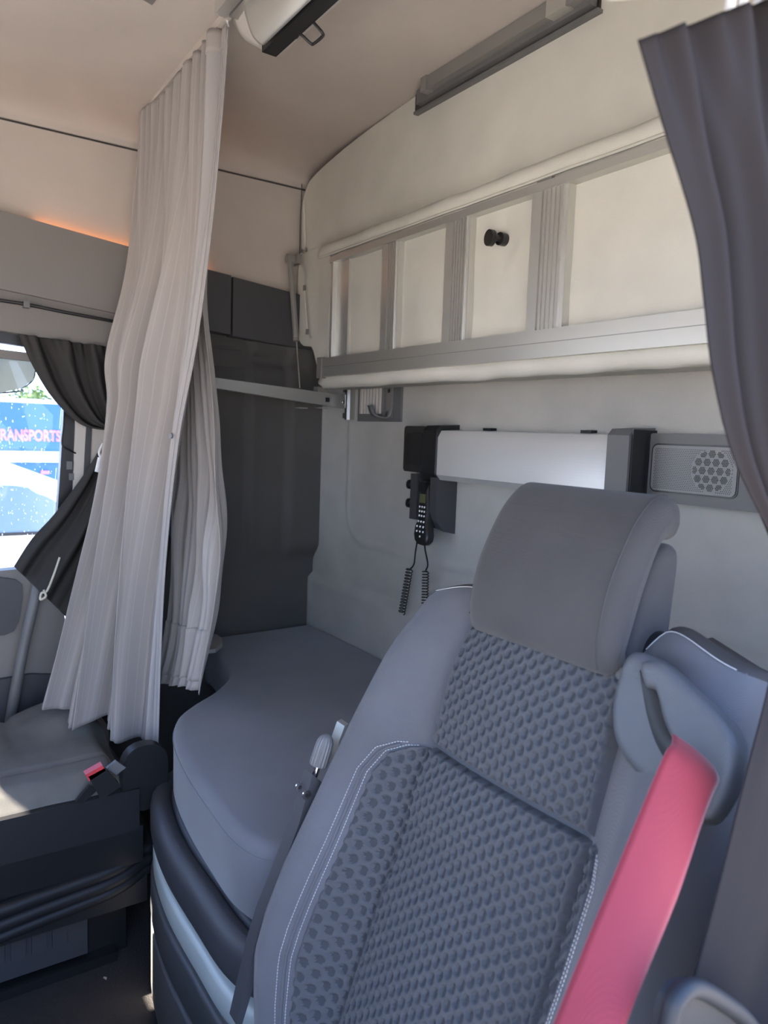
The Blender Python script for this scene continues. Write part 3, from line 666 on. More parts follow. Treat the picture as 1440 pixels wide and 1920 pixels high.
# bunk support arm
ar = thing('support_arm', (0.19, -0.25, 1.38), 'grey metal bar under the folded bunk running back to the wall', 'bar')
XA = 0.185
prism('bar', [(XA, at(330, 698, 'x', XA)[1], at(330, 698, 'x', XA)[2]), (XA, at(652, 742, 'x', XA)[1]+0.0, at(652, 742, 'x', XA)[2]), (XA, at(652, 767, 'x', XA)[1], at(652, 767, 'x', XA)[2]), (XA, at(330, 716, 'x', XA)[1], at(330, 716, 'x', XA)[2])], (-0.018, 0, 0), M['alud'], ar, 0.003, 2)
q = at(614, 750, 'x', XA); box('slot', XA-0.002, XA+0.0008, q[1]-0.007, q[1]+0.007, q[2]-0.006, q[2]+0.007, M['black'], ar)
q = at(645, 754, 'x', XA); cyl('rivet', (XA, q[1], q[2]), (1, 0, 0), 0.006, 0.004, M['chrome'], ar, 16, 0.001)
for u in (568, 605): q = at(u, 764, 'x', XA-0.01); box('tab', XA-0.03, XA-0.005, q[1]-0.016, q[1]+0.014, q[2]-0.003, q[2], M['alud'], ar)
p0 = at(657, 727, 'y', -.022); p1 = at(657, 787, 'y', -.022)
box('wall_plate', p0[0]-0.012, p0[0]+0.014, -0.030, 0.002, p1[2], p0[2]+0.01, M['alud'], ar, 0.002)
box('wall_plate_edge', p0[0]+0.000, p0[0]+0.005, -0.040, -0.028, p1[2], p0[2]+0.01, M['chrome'], ar, 0.001)
for z in (p1[2]+0.012, p0[2]-0.006): box('plate_lug', p0[0]-0.022, p0[0]-0.010, -0.034, -0.006, z-0.008, z+0.008, M['chrome'], ar, 0.003)
q = at(608, 728, 'x', XA); box('stop_block', XA-0.03, XA-0.004, q[1]-0.02, q[1]+0.014, q[2]-0.018, q[2]+0.004, M['greyplas'], ar, 0.003)

# ================================================================ LAMP / SWITCH HOUSING
sw = thing('reading_lamp', (0.33, -0.02, 1.33), 'small square grey fixture with white louvres under the upper bunk', 'lamp')
x0, z1 = at(672, 728, 'y', -.02)[0], 1.440; x1, z0 = at(750, 788, 'y', -.02)[0], at(672, 790, 'y', -.02)[2]
box('housing', x0, x1, -0.020, 0.0, z0, z1+0.01, M['midplas'], sw, 0.004)
box('frame', x0+0.012, x0+0.150, -0.027, -0.010, z0+0.012, z1, M['midplas'], sw, 0.005)
wv = 0.112/7
for k in range(7): 
    cxk = x0+0.028+k*wv
    prism('louvre', [(cxk, -0.031, z0+0.022), (cxk+wv*0.92, -0.034, z0+0.022), (cxk+wv*0.92, -0.034, z1-0.012), (cxk, -0.031, z1-0.012)], (0, 0.01, 0), M['beigeplas'], sw, 0.0012)
hk = [(x0+0.118, -0.050, z0+0.045), (x0+0.135, -0.050, z0+0.022), (x0+0.150, -0.040, z0+0.014), (x0+0.175, -0.030, z0+0.016), (x0+0.178, -0.022, z0+0.05)]
G = [[(p[0]-0.012, p[1], p[2]), (p[0], p[1], p[2]), (p[0]+0.012, p[1], p[2])] for p in smooth_path(hk, 5)]
grid('hook', G, M['midplas'], sw, thick=0.004, label='curved coat hook')
box('switch_strip', x1-0.062, x1-0.038, -0.026, -0.012, z0+0.012, z1, M['greyplas'], sw, 0.002)
cyl('screw', (x1-0.05, -0.0265, z1-0.020), (0, -1, 0), 0.006, 0.002, M['black'], sw, 14)

# ================================================================ WALL UNIT
wu = thing('wall_unit', (1.1, -0.05, 1.19), 'brushed aluminium wall unit with black ends behind the driver seat', 'wall unit')
YP = -0.080
# the fitted positions of the face
prism('aluminium_cover', [(0.735, YP, 1.203), (0.735, YP, 1.295), (0.735, YP+0.010, 1.312), (0.735, -0.004, 1.316), (0.735, -0.004, 1.186), (0.735, YP+0.012, 1.190)], (0.53, 0, 0), mat('brushed_aluminium', (0.72, 0.72, 0.71), 0.42, 0.55, bump=('brush', 1, 0.15)), wu, 0.002, 2, label='pale brushed aluminium cover')
def bracket(xa, xb, m, label):
    return prism('bracket', [(xa, YP-0.006, 1.205), (xa, YP-0.006, 1.312), (xa, YP+0.006, 1.324), (xa, -0.001, 1.328), (xa, -0.001, 1.185), (xa, YP+0.006, 1.190)], (xb-xa, 0, 0), m, wu, 0.004, 3, label=label)
bracket(0.685, 0.738, M['black'], 'black left bracket')
bracket(1.262, 1.312, M['midplas'], 'grey right bracket')
box('bracket_side', 1.3105, 1.316, YP+0.0, -0.001, 1.19, 1.323, M['black'], wu)
for x in (0.86, 1.16): box('cover_lug', x-0.014, x+0.014, -0.03, -0.005, 1.31, 1.321, M['black'], wu, 0.001)
def speaker(name, x0, x1, z0, z1, y, m, mg, label, gx0, gx1, big):
    t = thing(name, ((x0+x1)/2, -0.02, z0), label, 'speaker')
    prism('housing', [(x, y, z) for x, z in rrect((x0+x1)/2, (z0+z1)/2, x1-x0, z1-z0, 0.010)], (0, -0.002-y, 0), m, t, 0.003, 2)
    zc = (z0+z1)/2
    prism('grille_rim', [(x, y-0.0015, z) for x, z in rrect((gx0+gx1)/2, zc, gx1-gx0+0.006, (z1-z0)*0.66+0.006, 0.012)], (0, 0.004, 0), M['black'], t, 0.0005, 1)
    gr = prism('grille', [(x, y-0.003, z) for x, z in rrect((gx0+gx1)/2, zc, gx1-gx0, (z1-z0)*0.66, 0.010)], (0, 0.005, 0), mg, t, 0.001, 1, label='perforated speaker grille')
    # hexagon clusters of punched holes
    cx = gx1-0.047 if big else (gx0+gx1)/2-0.005
    V = []; F = []; yy = y-0.0033
    R = 0.036; hexr = 0.0175 if big else 0.016
    def hole(px_, pz_, r):
        o = len(V)
        for k in range(8): V.append((px_+r*cos(k*pi/4), yy, pz_+r*sin(k*pi/4)))
        F.append(tuple(range(o+7, o-1, -1)))
    for (i, j) in [(i, j) for i in range(-3, 4) for j in range(-3, 4)]:
        hx = cx+hexr*(i+0.5*(j % 2))*0.95; hz = zc+hexr*0.866*j*0.97
        s = hexr/6.0
        for a2 in range(-2, 3):
            for b2 in range(-2, 3):
                if abs(a2+b2) > 2: continue
                px_ = hx+s*(a2+b2*0.5); pz_ = hz+s*b2*0.866
                if (px_-cx)**2+(pz_-zc)**2 < R*R: hole(px_, pz_, s*0.43 if big else s*.3)
    stuff(mesh('speaker_holes', V, F, M['rubber'], t, False))
    if big:
        V2 = []; F2 = []; s = 0.0036
        V, F = V2, F2
        nx = int((gx1-gx0-0.012)/s); nz = int(((z1-z0)*0.66-0.008)/(s*0.866)); yy = y-0.0032
        for a2 in range(nx):
            for b2 in range(nz):
                px_ = gx0+0.006+s*(a2+0.5*(b2 % 2)); pz_ = zc-(z1-z0)*0.33+0.005+s*0.866*b2
                if (px_-cx)**2+(pz_-zc)**2 < (R+0.002)**2: continue
                o = len(V2); r = s*0.30
                for k in range(5): V2.append((px_+r*cos(k*2*pi/5), yy, pz_+r*sin(k*2*pi/5)))
                F2.append(tuple(range(o+4, o-1, -1)))
        stuff(mesh('fine_perforation', V2, F2, M['black'], t, False))
    return t
speaker('speaker', 0.580, 0.690, 1.203, 1.322, -0.070, mat('charcoal_plastic', (0.028, 0.027, 0.026), 0.45), mat('black_grille', (0.016, 0.016, 0.016), 0.6), 'small black speaker box at the left end of the aluminium unit', 0.592, 0.668, False)
speaker('speaker', 1.312, 1.62, 1.192, 1.318, -0.030, M['midplas'], mat('grey_grille', (0.22, 0.22, 0.22), 0.5, 0.2), 'long grey speaker panel with honeycomb holes right of the headrest', 1.325, 1.492, True)

# ================================================================ TELEPHONE AND HOLDER
ph = thing('heater_holder', (0.71, -0.05, 1.05), 'black curved wall holder below the left speaker with two knobs', 'holder')
prism('side_cheek', [(0.712, y, z) for y, z in ((-0.078, 1.20), (-0.078, 1.11), (-0.072, 1.085), (-0.055, 1.065), (-0.03, 1.055), (-0.002, 1.050), (-0.002, 1.20))], (0.026, 0, 0), M['darkplas'], ph, 0.005, 3)
box('back_plate', 0.603, 0.72, -0.030, -0.002, 1.060, 1.200, M['black'], ph, 0.004)
box('left_cheek', 0.603, 0.632, -0.060, -0.028, 1.078, 1.198, M['darkplas'], ph, 0.005)
for z in (1.168, 1.118):
    k = cyl('knob', (0.606, -0.048, z), (-1, -0.35, 0), 0.0085, 0.016, M['black'], ph, 20, 0.001)
    cyl('knob_flange', (0.593, -0.0525, z), (-1, -0.35, 0), 0.0125, 0.006, M['black'], k, 22, 0.001)
hs_ = thing('telephone_handset', (0.69, -0.08, 1.035), 'black telephone handset with keypad and small display in the wall holder', 'telephone')
def hxc(z): return float(np.interp(z, [1.024, 1.19], [0.716, 0.672]))
def handset():
    G = []
    # (z, xcentre, halfwidth, yfront)
    for z, xc, w, yf, dp in ((1.190, .688, .014, -.062, .02), (1.186, .688, .019, -.070, .03), (1.16, .688, .020, -.075, .035), (1.13, .687, .021, -.082, .035), (1.10, .686, .0205, -.088, .032), (1.085, .686, .020, -.092, .028), (1.070, .688, .026, -.098, .026), (1.050, .690, .030, -.102, .026), (1.035, .691, .027, -.104, .024), (1.026, .692, .017, -.102, .016), (1.024, .692, .004, -.098, .006)):
        r = min(w, dp/2)*0.55
        xc = hxc(z)
        G.append([(x, y, z) for x, y in rrect(xc, yf+dp/2, 2*w, dp, r, 4)])
    return grid('handset_body', G, M['black'], hs_, closeu=True)
handset()
def yfz(z): return float(np.interp(z, [1.024, 1.035, 1.05, 1.07, 1.085, 1.10, 1.13, 1.16, 1.186], [-.1, -.104, -.102, -.098, -.092, -.088, -.082, -.075, -.070]))
prism('display', [(hxc(z)+dx, yfz(z)-.001, z) for dx, z in ((-.012, 1.128), (.012, 1.128), (.012, 1.150), (-.012, 1.150))], (0, .003, 0), M['lcd'], hs_, 0, label='small olive display')
box('earpiece', 0.664, 0.694, -0.079, -0.06, 1.156, 1.182, M['black'], hs_, 0.003)
kk = [(z, xs) for z, xs in ((1.118, (-.010, 0, .010)), (1.107, (-.010, 0, .010)), (1.096, (-.010, 0, .010)), (1.082, (-.011, 0, .011)), (1.070, (-.013, 0, .013)), (1.058, (-.013, 0, .013)), (1.046, (0,)))]
for z, xs in kk:
    for dx in xs:
        cyl('key', (hxc(z)+dx, yfz(z)+0.001, z), (0, -1, 0), 0.0026, 0.0022, M['white'], hs_, 8)
def coil(name, P0, P1, turns, R, r, m, parent):
    P0, P1 = np.array(P0), np.array(P1); d = P1-P0; L = np.linalg.norm(d); d = d/L
    x = np.cross(d, [0, 1., 0]); x /= np.linalg.norm(x); y = np.cross(d, x); n = turns*14
    P = [P0+d*L*i/n+R*(cos(2*pi*i/14)*x+sin(2*pi*i/14)*y) for i in range(n+1)]
    return tube(name, P, r, m, parent, 6)
cordA = thing('coiled_cord', (0.62, -0.06, 0.80), 'left coiled black cord hanging to the mattress edge', 'cord')
s0 = at(783, 1010, 'y', -.07); s1 = at(776, 1058, 'y', -.06); s2 = at(768, 1068, 'y', -.05); e = at(753, 1150, 'y', -.045)
tube('lead', smooth_path([s0, at(779, 1035, 'y', -.065), s1, s2]), 0.0022, M['rubber'], cordA, 6)
coil('coil', at(768, 1066, 'y', -.05), e, 15, 0.0088, 0.0016, M['rubber'], cordA)
cordB = thing('coiled_cord', (0.70, -0.06, 0.86), 'right coiled black cord vanishing behind the seat shoulder', 'cord')
s0 = at(796, 1012, 'y', -.09); s2 = at(798, 1070, 'y', -.055)
tube('lead', smooth_path([s0, at(797, 1030, 'y', -.08), at(802, 1058, 'y', -.06), s2]), 0.0022, M['rubber'], cordB, 6)
coil('coil', s2, at(796, 1150, 'y', -.05), 15, 0.0082, 0.0016, M['rubber'], cordB)

# ================================================================ REAR WALL BLIND
bl = thing('roller_blind', (0.92, -0.12, 2.04), 'grey aluminium blind case in a recess at the top of the rear wall', 'blind')
A0 = np.array(at(806, 168, 'y', -.125)); A1 = np.array(at(1118, -5, 'y', -.125))
zb = 2.098
def blx(u, v): return at(u, v, 'y', -.125)[0]
xa, xb = blx(800, 165), blx(1112, -2)
box('recess_tray', 0.625, 1.195, -0.106, -0.09, 2.084, 2.128, M['black'], bl, 0.003)
box('case', 0.715, 1.185, -0.142, -0.108, 2.100, 2.129, M['alud'], bl, 0.003, label='aluminium case')
box('case_core', 0.655, 1.19, -0.124, -0.100, 2.090, 2.122, M['midplas'], bl, 0.003)
box('end_bracket', 0.700, 0.722, -0.146, -0.106, 2.097, 2.130, M['alud'], bl, 0.003)
box('end_bracket', 1.10, 1.15, -0.146, -0.106, 2.097, 2.130, M['alu'], bl, 0.003)
box('pull_bar', 0.63, 1.20, -0.114, -0.098, 2.078, 2.084, M['midplas'], bl, 0.002)

# ================================================================ DRIVER SEAT
RHO = radians(20); SQ = np.array([1.565, -0.58, 0.95])
UPV = np.array([0, sin(RHO), cos(RHO)]); NV = np.array([0, -cos(RHO), sin(RHO)])
def SP(s, t, n): return SQ+np.array([s, 0, 0])+t*UPV+n*NV
seat = thing('driver_seat', (1.565, -0.85, ZF), 'dark grey driver seat with dimpled centre fabric, bolsters and headrest', 'seat')
def hw(t): return float(np.interp(t, [-0.62, -0.56, -0.5, -0.42, -0.3, -0.1, 0.05, 0.145], [0.238, 0.248, 0.260, 0.268, 0.268, 0.262, 0.252, 0.236]))
def hb(t): return float(np.interp(t, [-0.62, -0.52, -0.465, -0.42, -0.365, -0.30, -0.215, -0.157, -0.075, 0.018, 0.08, 0.14], [0.045, 0.066, 0.086, 0.100, 0.104, 0.100, 0.088, 0.080, 0.068, 0.052, 0.036, 0.016]))
def front(s, t):
    w = hw(t); a = abs(s)/w; h = hb(t)
    n = 0.012*(1-min(1, a/0.5)**2)
    n += h*float(S_((a-0.50)/0.36))
    if a > 0.86: n -= (h*0.42+0.012)*(1-sqrt(max(0, 1-((a-0.86)/0.14)**2)))
    return n
TT = 0.158
def shell():
    rows = []; ts = list(np.linspace(-0.62, TT-0.03, 70))
    sh = [(t, 0, 1.0) for t in ts]+[(TT-0.03+0.03*sin(a), 0.03*(1-cos(a)), 1-0.03*(1-cos(a))) for a in np.linspace(0.25, pi/2, 7)]
    for t, dn, k in sh:
        w = hw(t)*k; row = []
        tt = min(t, TT)
        for j in range(81):
            a = -1+2*j/80; s = w*a
            n = front(s/k*0.999, tt)-dn
            tl = t
            # the middle is lower than the two shoulders
            drop = 0.045*float(S_((0.62-abs(a))/0.2))*float(S_((t-0.02)/0.10)); tl = t-drop-0.022*float(S_((abs(a)-0.62)/0.38))*float(S_((t+0.02)/0.16))
            row.append(SP(s, tl, n))
        # sides and back
        bk = -0.085+dn
        for sgn, js in ((1, (0.35, 0.7, 1.0)), ):
            for q_ in js: n0 = front(w*0.999/k, tt)-dn; row.append(SP(w*(1.0+0.012*sin(pi*q_)), tl, n0+(bk-n0)*q_))
        for q_ in np.linspace(0.9, -0.9, 9):
            row.append(SP(w*q_, t-0.045*float(S_((0.62-abs(q_))/0.2))*float(S_((t-0.02)/0.10))-0.022*float(S_((abs(q_)-0.62)/0.38))*float(S_((t+0.02)/0.16)), bk-0.01))
        for q_ in (1.0, 0.7, 0.35): n0 = front(w*0.999/k, tt)-dn; row.append(SP(-w*(1.0+0.012*sin(pi*q_)), tl, n0+(bk-n0)*q_))
        rows.append(row)
    for rw in rows:
        for k_ in range(len(rw)):
            q_ = rw[k_]-SQ; s_ = q_[0]; t_ = float(q_@UPV)
            if s_ > 0: rw[k_] = rw[k_]+np.array([s_*0.10*float(S_((t_-0.0)/0.12)), 0, 0])+UPV*0.014*float(S_((s_-0.08)/0.08))*float(S_(t_/0.12))
    # close the top
    last = rows[-1]; c = sum(last)/len(last)
    rows.append([p*0.0+np.array([p[0], 0, 0])+np.array([0, (p[1]*0.5+c[1]*0.5), p[2]*0.5+last[40][2]*0.0+p[2]*0.5]) for p in last])
    return rows
rows = shell()
bo = grid('backrest', rows, M['seatfab'], seat, closeu=True); bo.data.materials.append(M['seatvinyl'])
nc_ = len(rows[0]); nr_ = len(rows)-1
bo.data.polygons.foreach_set('material_index', [1 if (82 <= (k % nc_) <= 94 or (k//nc_) >= nr_-5) else 0 for k in range(nr_*nc_)])
rr_ = nr_-5
for js in (range(2, 20), range(61, 79)):
    tube('piping', [rows[rr_][j]+0.001*NV+0.0005*UPV for j in js], 0.0006, M['thread'], seat, 6)
for j, e in ((82, 0.001), (95, -0.001)):
    tube('piping', [rows[i][j]+np.array([e, 0, 0]) for i in range(8, rr_+1)]+[rows[rr_][79 if j == 82 else 1]], 0.0011, M['seatfab'], seat, 6)
# dark rear shell top edge
def dimple(s, t, pitch=0.0215, d=0.0062, r=0.0056):
    """recessed oval with a sharp edge on the left rising to the right"""
    ps, ptt = pitch, 0.0195
    out = np.zeros_like(s)
    for k in (0, 1):
        i = np.round((s/ps)*1-0.5*k+0.0)+0.5*k if False else (np.round(s/ps-0.5*k)+0.5*k)
        j = (np.round(t/(ptt*1.0)-0.5*k)+0.5*k)
        dx = (s-i*ps)/r; dz = (t-j*ptt)/(r*1.24)
        rr = np.sqrt(dx*dx+dz*dz)
        ins = S_((1.0-rr)/0.16)
        out = np.maximum(out, ins*(0.58-0.48*dx+0.10*dz))
    return -d*out
def dim_region(name, sl, sr, t0, t1, lift, parent, bulge=None, step=0.0015, label=None, edge=0.007, slant=0.0):
    nt_ = int((t1-t0)/step); ns_ = int(max(abs(sr(t)-sl(t)) for t in (t0, (t0+t1)/2, t1))/step)
    U_ = np.linspace(0, 1, ns_+1); Tn = np.linspace(0, 1, nt_+1); G = np.zeros((nt_+1, ns_+1, 3)); mask = np.zeros((nt_+1, ns_+1), bool)
    for i, v in enumerate(Tn):
        t = t0+(t1-t0)*v; a, b2 = sl(t), sr(t); s = a+(b2-a)*U_
        tt = t+slant*(s)
        n0 = np.array([front(x, t) for x in s[::4]]); n0 = np.interp(s, s[::4], n0)
        dd = dimple(s, tt)
        em = np.minimum(np.minimum(s-a, b2-s), min(t-t0, t1-t)*np.ones_like(s)); e = S_(em/edge)
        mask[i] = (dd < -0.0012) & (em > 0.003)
        n = n0+lift*e+dd*S_((em-0.002)/0.003)-(1-e)*0.004
        if bulge is not None: n = n+bulge(s, t)*e
        for k in range(3): G[i, :, k] = SQ[k]+(s if k == 0 else 0)+tt*0+t*UPV[k]+n*NV[k]
        G[i, :, 0] = SQ[0]+s
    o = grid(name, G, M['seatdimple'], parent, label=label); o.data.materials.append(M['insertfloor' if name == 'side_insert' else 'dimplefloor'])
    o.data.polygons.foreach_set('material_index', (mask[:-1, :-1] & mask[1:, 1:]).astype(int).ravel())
    return o
cl = lambda t: float(np.interp(t, [-0.62, -0.46, -0.075, 0.09], [-0.134, -0.132, -0.127, -0.118]))
cr = lambda t: float(np.interp(t, [-0.62, -0.27, -0.07, 0.11], [0.152, 0.152, 0.150, 0.140]))
dim_region('centre_panel', cl, cr, -0.61, -0.0725, 0.016, seat, bulge=lambda s, t: 0.006*np.sin(np.clip((t+0.076)/-0.1, 0, 1)*pi), label='dimpled centre panel')
dim_region('shoulder_panel', cl, cr, -0.0715, 0.112, 0.016, seat, bulge=lambda s, t: 0.010*math.sin(max(0, min(1, (t+0.07)/0.18))*pi)*np.ones_like(s), label='dimpled upper panel below the headrest')
il = lambda t: float(np.interp(t, [-0.62, -0.47, -0.40, -0.33, -0.24, -0.14, -0.105, -0.088, -0.078], [-0.170, -0.186, -0.192, -0.191, -0.188, -0.186, -0.177, -0.160, -0.138]))
dim_region('side_insert', il, lambda t: cl(t)-0.002, -0.61, -0.078, 0.0085, seat, edge=0.005, label='dimpled inset of the inner bolster')
ir = lambda t: float(np.interp(t, [-0.62, -0.3, -0.18, -0.10, -0.07], [0.196, 0.198, 0.198, 0.190, 0.168]))
dim_region('side_insert', lambda t: cr(t)+0.002, ir, -0.61, -0.072, 0.0085, seat, edge=0.005)
def stitch(name, f, t0, t1, ds, parent):
    geo = ([], []); t = t0; L = 0.0042
    pts_ = []
    tv = np.arange(t0, t1, 0.002)
    P = np.array([SP(f(t)+ds, t, front(f(t)+ds, t)+0.0015) for t in tv])
    d = np.r_[0, np.cumsum(np.linalg.norm(np.diff(P, axis=0), axis=1))]; x = 0
    while x < d[-1]-L:
        a = np.array([np.interp(x, d, P[:, k]) for k in range(3)]); b2 = np.array([np.interp(x+L*0.7, d, P[:, k]) for k in range(3)])
        tube('x', [a, b2], 0.00065, None, geo=geo, seg=4); x += L
    return stuff(mesh(name, geo[0], geo[1], M['thread'], parent, True))
stitch('stitching', il, -0.61, -0.080, -0.012, seat)
stitch('stitching', il, -0.61, -0.080, -0.0025, seat)
stitch('stitching', ir, -0.61, -0.074, 0.009, seat)
stitch('stitching', ir, -0.61, -0.074, 0.001, seat)
tube('seam_welt', [SP(il(t)-0.007, t, front(il(t)-0.007, t)+0.0008) for t in np.arange(-0.61, -0.08, 0.01)], 0.0024, M['seatfab'], seat, 8)
# rear shell
def rim():
    P = []
    for t in np.linspace(-0.3, 0.10, 20): P.append(SP(-hw(t)*1.012, t, -0.075))
    return P
G = []
for i in range(30):
    t = -0.62+(0.745)*i/29; G.append([SP(x*hw(min(t, .12))*0.97, t, -0.095-0.03*(1-x*x)) for x in np.linspace(-1, 1, 24)])
grid('rear_shell', G, M['seatvinyl'], seat, thick=0.01, label='dark rear shell')
# headrest
def prof_ext(name, prof, s0, s1, m, parent, bevel, label=None, seg=4):
    pts_ = [SP(s0, t, n) for n, t in prof]
    return prism(name, pts_, (s1-s0, 0, 0), m, parent, bevel, seg, label=label, sharp=60)
def cushion(name, prof, s0, s1, m, parent, r, label=None):
    """side profile (n, t) swept across the width with softly rounded sides"""
    P = smooth_path([(n, t, 0) for n, t in prof], 6, closed=True)[:, :2]; c = P.mean(axis=0); G = []
    N = len(P)
    tang = np.roll(P, -1, 0)-np.roll(P, 1, 0); tang /= np.linalg.norm(tang, axis=1, keepdims=True)+1e-9
    area = 0.5*np.sum(P[:, 0]*np.roll(P[:, 1], -1)-np.roll(P[:, 0], -1)*P[:, 1])
    nrm = np.stack([tang[:, 1], -tang[:, 0]], 1)*(1 if area > 0 else -1)
    secs = [(s0+r*(1-sin(a)), r*(1-cos(a))) for a in np.linspace(0, pi/2, 7)]
    secs = [(s0+r*(1-cos(a)), r*(1-sin(a))) for a in np.linspace(0, pi/2, 7)]
    mids = [(s, 0) for s in np.linspace(s0+r, s1-r, 14)[1:-1]]
    rs = [(s1-(s-s0), d) for s, d in secs[::-1]]
    for s, d in secs+mids+rs:
        Q = P-nrm*d; G.append([SP(s, q_[1], q_[0]) for q_ in Q])
    G = np.array(G); n = N; V = G.reshape(-1, 3); F = []
    for i in range(len(G)-1):
        for j in range(N): F.append((i*N+j, i*N+(j+1) % N, (i+1)*N+(j+1) % N, (i+1)*N+j))
    F += tess(G[0], list(range(N))); F += tess(G[-1], [(len(G)-1)*N+j for j in range(N)])
    return mesh(name, V, F, m, parent, True, label=label, sharp=60)
pad = [(0.034, 0.097), (0.048, 0.125), (0.056, 0.175), (0.052, 0.225), (0.041, 0.270), (0.020, 0.302), (-0.004, 0.304), (-0.018, 0.282), (-0.014, 0.262), (0.004, 0.250), (0.010, 0.20), (0.010, 0.15), (0.010, 0.108), (0.020, 0.094)]
hrp = cushion('headrest', pad, -0.112, 0.133, M['headfab'], seat, 0.022, label='grey twill headrest pad curling over the top')
core = [(0.008, 0.098), (0.008, 0.17), (0.004, 0.232), (-0.014, 0.256), (-0.034, 0.250), (-0.050, 0.20), (-0.066, 0.13), (-0.060, 0.098), (-0.02, 0.088)]
cushion('headrest_core', core, -0.104, 0.126, M['headfab'], hrp, 0.014, label='darker rear block')
# piping seams on both pad sides
Pp = smooth_path([(n, t, 0) for n, t in pad[:8]], 5)
for s in (0.112,): tube('seam', [SP(s, p[1], p[0]-0.0002) for p in Pp], 0.0014, M['seatvinyl'], hrp, 6)
kc = SP(0.126, 0.135, -0.040)
cyl('tilt_knob', tuple(kc-np.array([0.004, 0, 0])), (1, 0, 0), 0.026, 0.014, M['black'], hrp, 32, 0.003, label='round black tilt knob')
cyl('knob_cap', tuple(kc+np.array([0.009, 0, 0])), (1, 0, 0), 0.017, 0.004, M['black'], hrp, 28, 0.001)
box('gap_filler', SQ[0]-0.11, SQ[0]+0.14, *(lambda p: (p[1]-0.03, p[1]+0.03))(SP(0, 0.085, -0.02)), SP(0, 0.07, 0)[2], SP(0, 0.115, 0)[2], M['midplas'], seat, 0.004)
# seat cushion and base (mostly below the frame)
cu = [(-0.0, 0), ]
box('seat_cushion', 1.565-0.26, 1.565+0.26, -1.27, -0.80, 0.30, 0.42, M['seatfab'], seat, 0.03, 4)
box('seat_base', 1.565-0.19, 1.565+0.19, -1.18, -0.82, ZF, 0.29, M['black'], seat, 0.02)
# ---- belt guide on the right shoulder
bgd = bpy.data.objects
def GP(u, v, n=0.0):
    """point on the seat's shoulder plane seen at (u, v), n above it"""
    d = _f+_r*(u-720)/FPX+_u*(960-v)/FPX
    o = SQ+NV*n; t = float(np.dot(o-CAM, NV)/np.dot(d, NV)); p = CAM+d*t; return p
def guide_piece(name, outline_px, n0, n1, m, parent, bevel, label=None, dome=0.0, seg=3):
    P0 = [GP(u, v, n0) for u, v in outline_px]
    s = smooth_path(P0, 4, closed=True)
    bm = bmesh.new(); c = s.mean(axis=0)
    rings = []
    steps = [(0, 1.0), (0.35, 1.0), (0.6, 0.975), (0.8, 0.93), (0.93, 0.84), (1.0, 0.65), (1.0, 0.3)]
    h = n1-n0
    for hh, k in steps: rings.append([bm.verts.new(tuple(c+(p-c)*k+NV*h*hh)) for p in s])
    N = len(s)
    for i in range(len(rings)-1):
        for j in range(N): bm.faces.new((rings[i][j], rings[i][(j+1) % N], rings[i+1][(j+1) % N], rings[i+1][j]))
    bm.faces.new(rings[0][::-1]); bm.faces.new(rings[-1])
    return finish_bm(name, bm, m, parent, 0, label=label, sharp=60)
body_px = [(1212, 1242), (1240, 1236), (1300, 1275), (1372, 1345), (1400, 1392), (1400, 1440), (1382, 1500), (1352, 1543), (1325, 1545), (1316, 1520), (1290, 1500), (1245, 1470), (1215, 1440), (1190, 1395), (1184, 1340), (1196, 1280)]
NB = 0.045
def plate(name, opx, n0, n1, m, parent, r, seg=5, label=None):
    P = smooth_path([GP(u, v, n0) for u, v in opx], 6, closed=True)
    d = np.r_[0, np.cumsum(np.linalg.norm(np.diff(np.vstack([P, P[:1]]), axis=0), axis=1))]; P2 = np.vstack([P, P[:1]])
    P = np.array([[np.interp(x, d, P2[:, k]) for k in range(3)] for x in np.linspace(0, d[-1], 97)[:-1]])
    Q = np.stack([P[:, 0]-SQ[0], (P-SQ)@UPV], 1); N = len(Q)
    area = 0.5*np.sum(Q[:, 0]*np.roll(Q[:, 1], -1)-np.roll(Q[:, 0], -1)*Q[:, 1])
    if area < 0: Q = Q[::-1]
    T = np.roll(Q, -2, 0)-np.roll(Q, 2, 0); T /= np.linalg.norm(T, axis=1, keepdims=True)+1e-9; I = np.stack([-T[:, 1], T[:, 0]], 1)
    rings = [[SP(q[0], q[1], n0) for q in Q]]
    for k in range(seg+1):
        a = k/seg*pi/2; dd = r*(1-cos(a)); rings.append([SP(q[0], q[1], n1-r*0.8+r*0.8*sin(a)) for q in Q+I*dd])
    V = [p for rg in rings for p in rg]; F = []
    for i in range(len(rings)-1):
        for j in range(N): F.append((i*N+j, i*N+(j+1) % N, (i+1)*N+(j+1) % N, (i+1)*N+j))
    F += tess([(q[0], q[1], 0) for q in Q+I*r], [(len(rings)-1)*N+j for j in range(N)])
    return mesh(name, V, F, m, parent, True, sharp=50, label=label)
bgt = plate('belt_guide', body_px, NB-0.035, NB+0.006, M['guide'], seat, 0.014, 6, 'grey grained plastic shoulder belt guide')
slot_px = [(1217, 1262), (1222, 1300), (1232, 1350), (1248, 1398), (1272, 1436), (1300, 1462), (1330, 1480), (1350, 1470), (1346, 1440), (1310, 1408), (1280, 1380), (1262, 1340), (1248, 1300), (1228, 1285)]
plate('belt_slot', slot_px, NB-0.01, NB+0.0068, M['rubber'], bgt, 0.0005, 1, 'dark slot')
lobe_px = [(1217, 1252), (1238, 1244), (1262, 1252), (1300, 1284), (1345, 1325), (1378, 1362), (1396, 1396), (1397, 1432), (1386, 1478), (1370, 1515), (1352, 1538), (1334, 1540), (1324, 1526), (1330, 1496), (1342, 1468), (1344, 1450), (1330, 1436), (1302, 1416), (1276, 1388), (1260, 1352), (1250, 1312), (1242, 1296), (1226, 1292)]
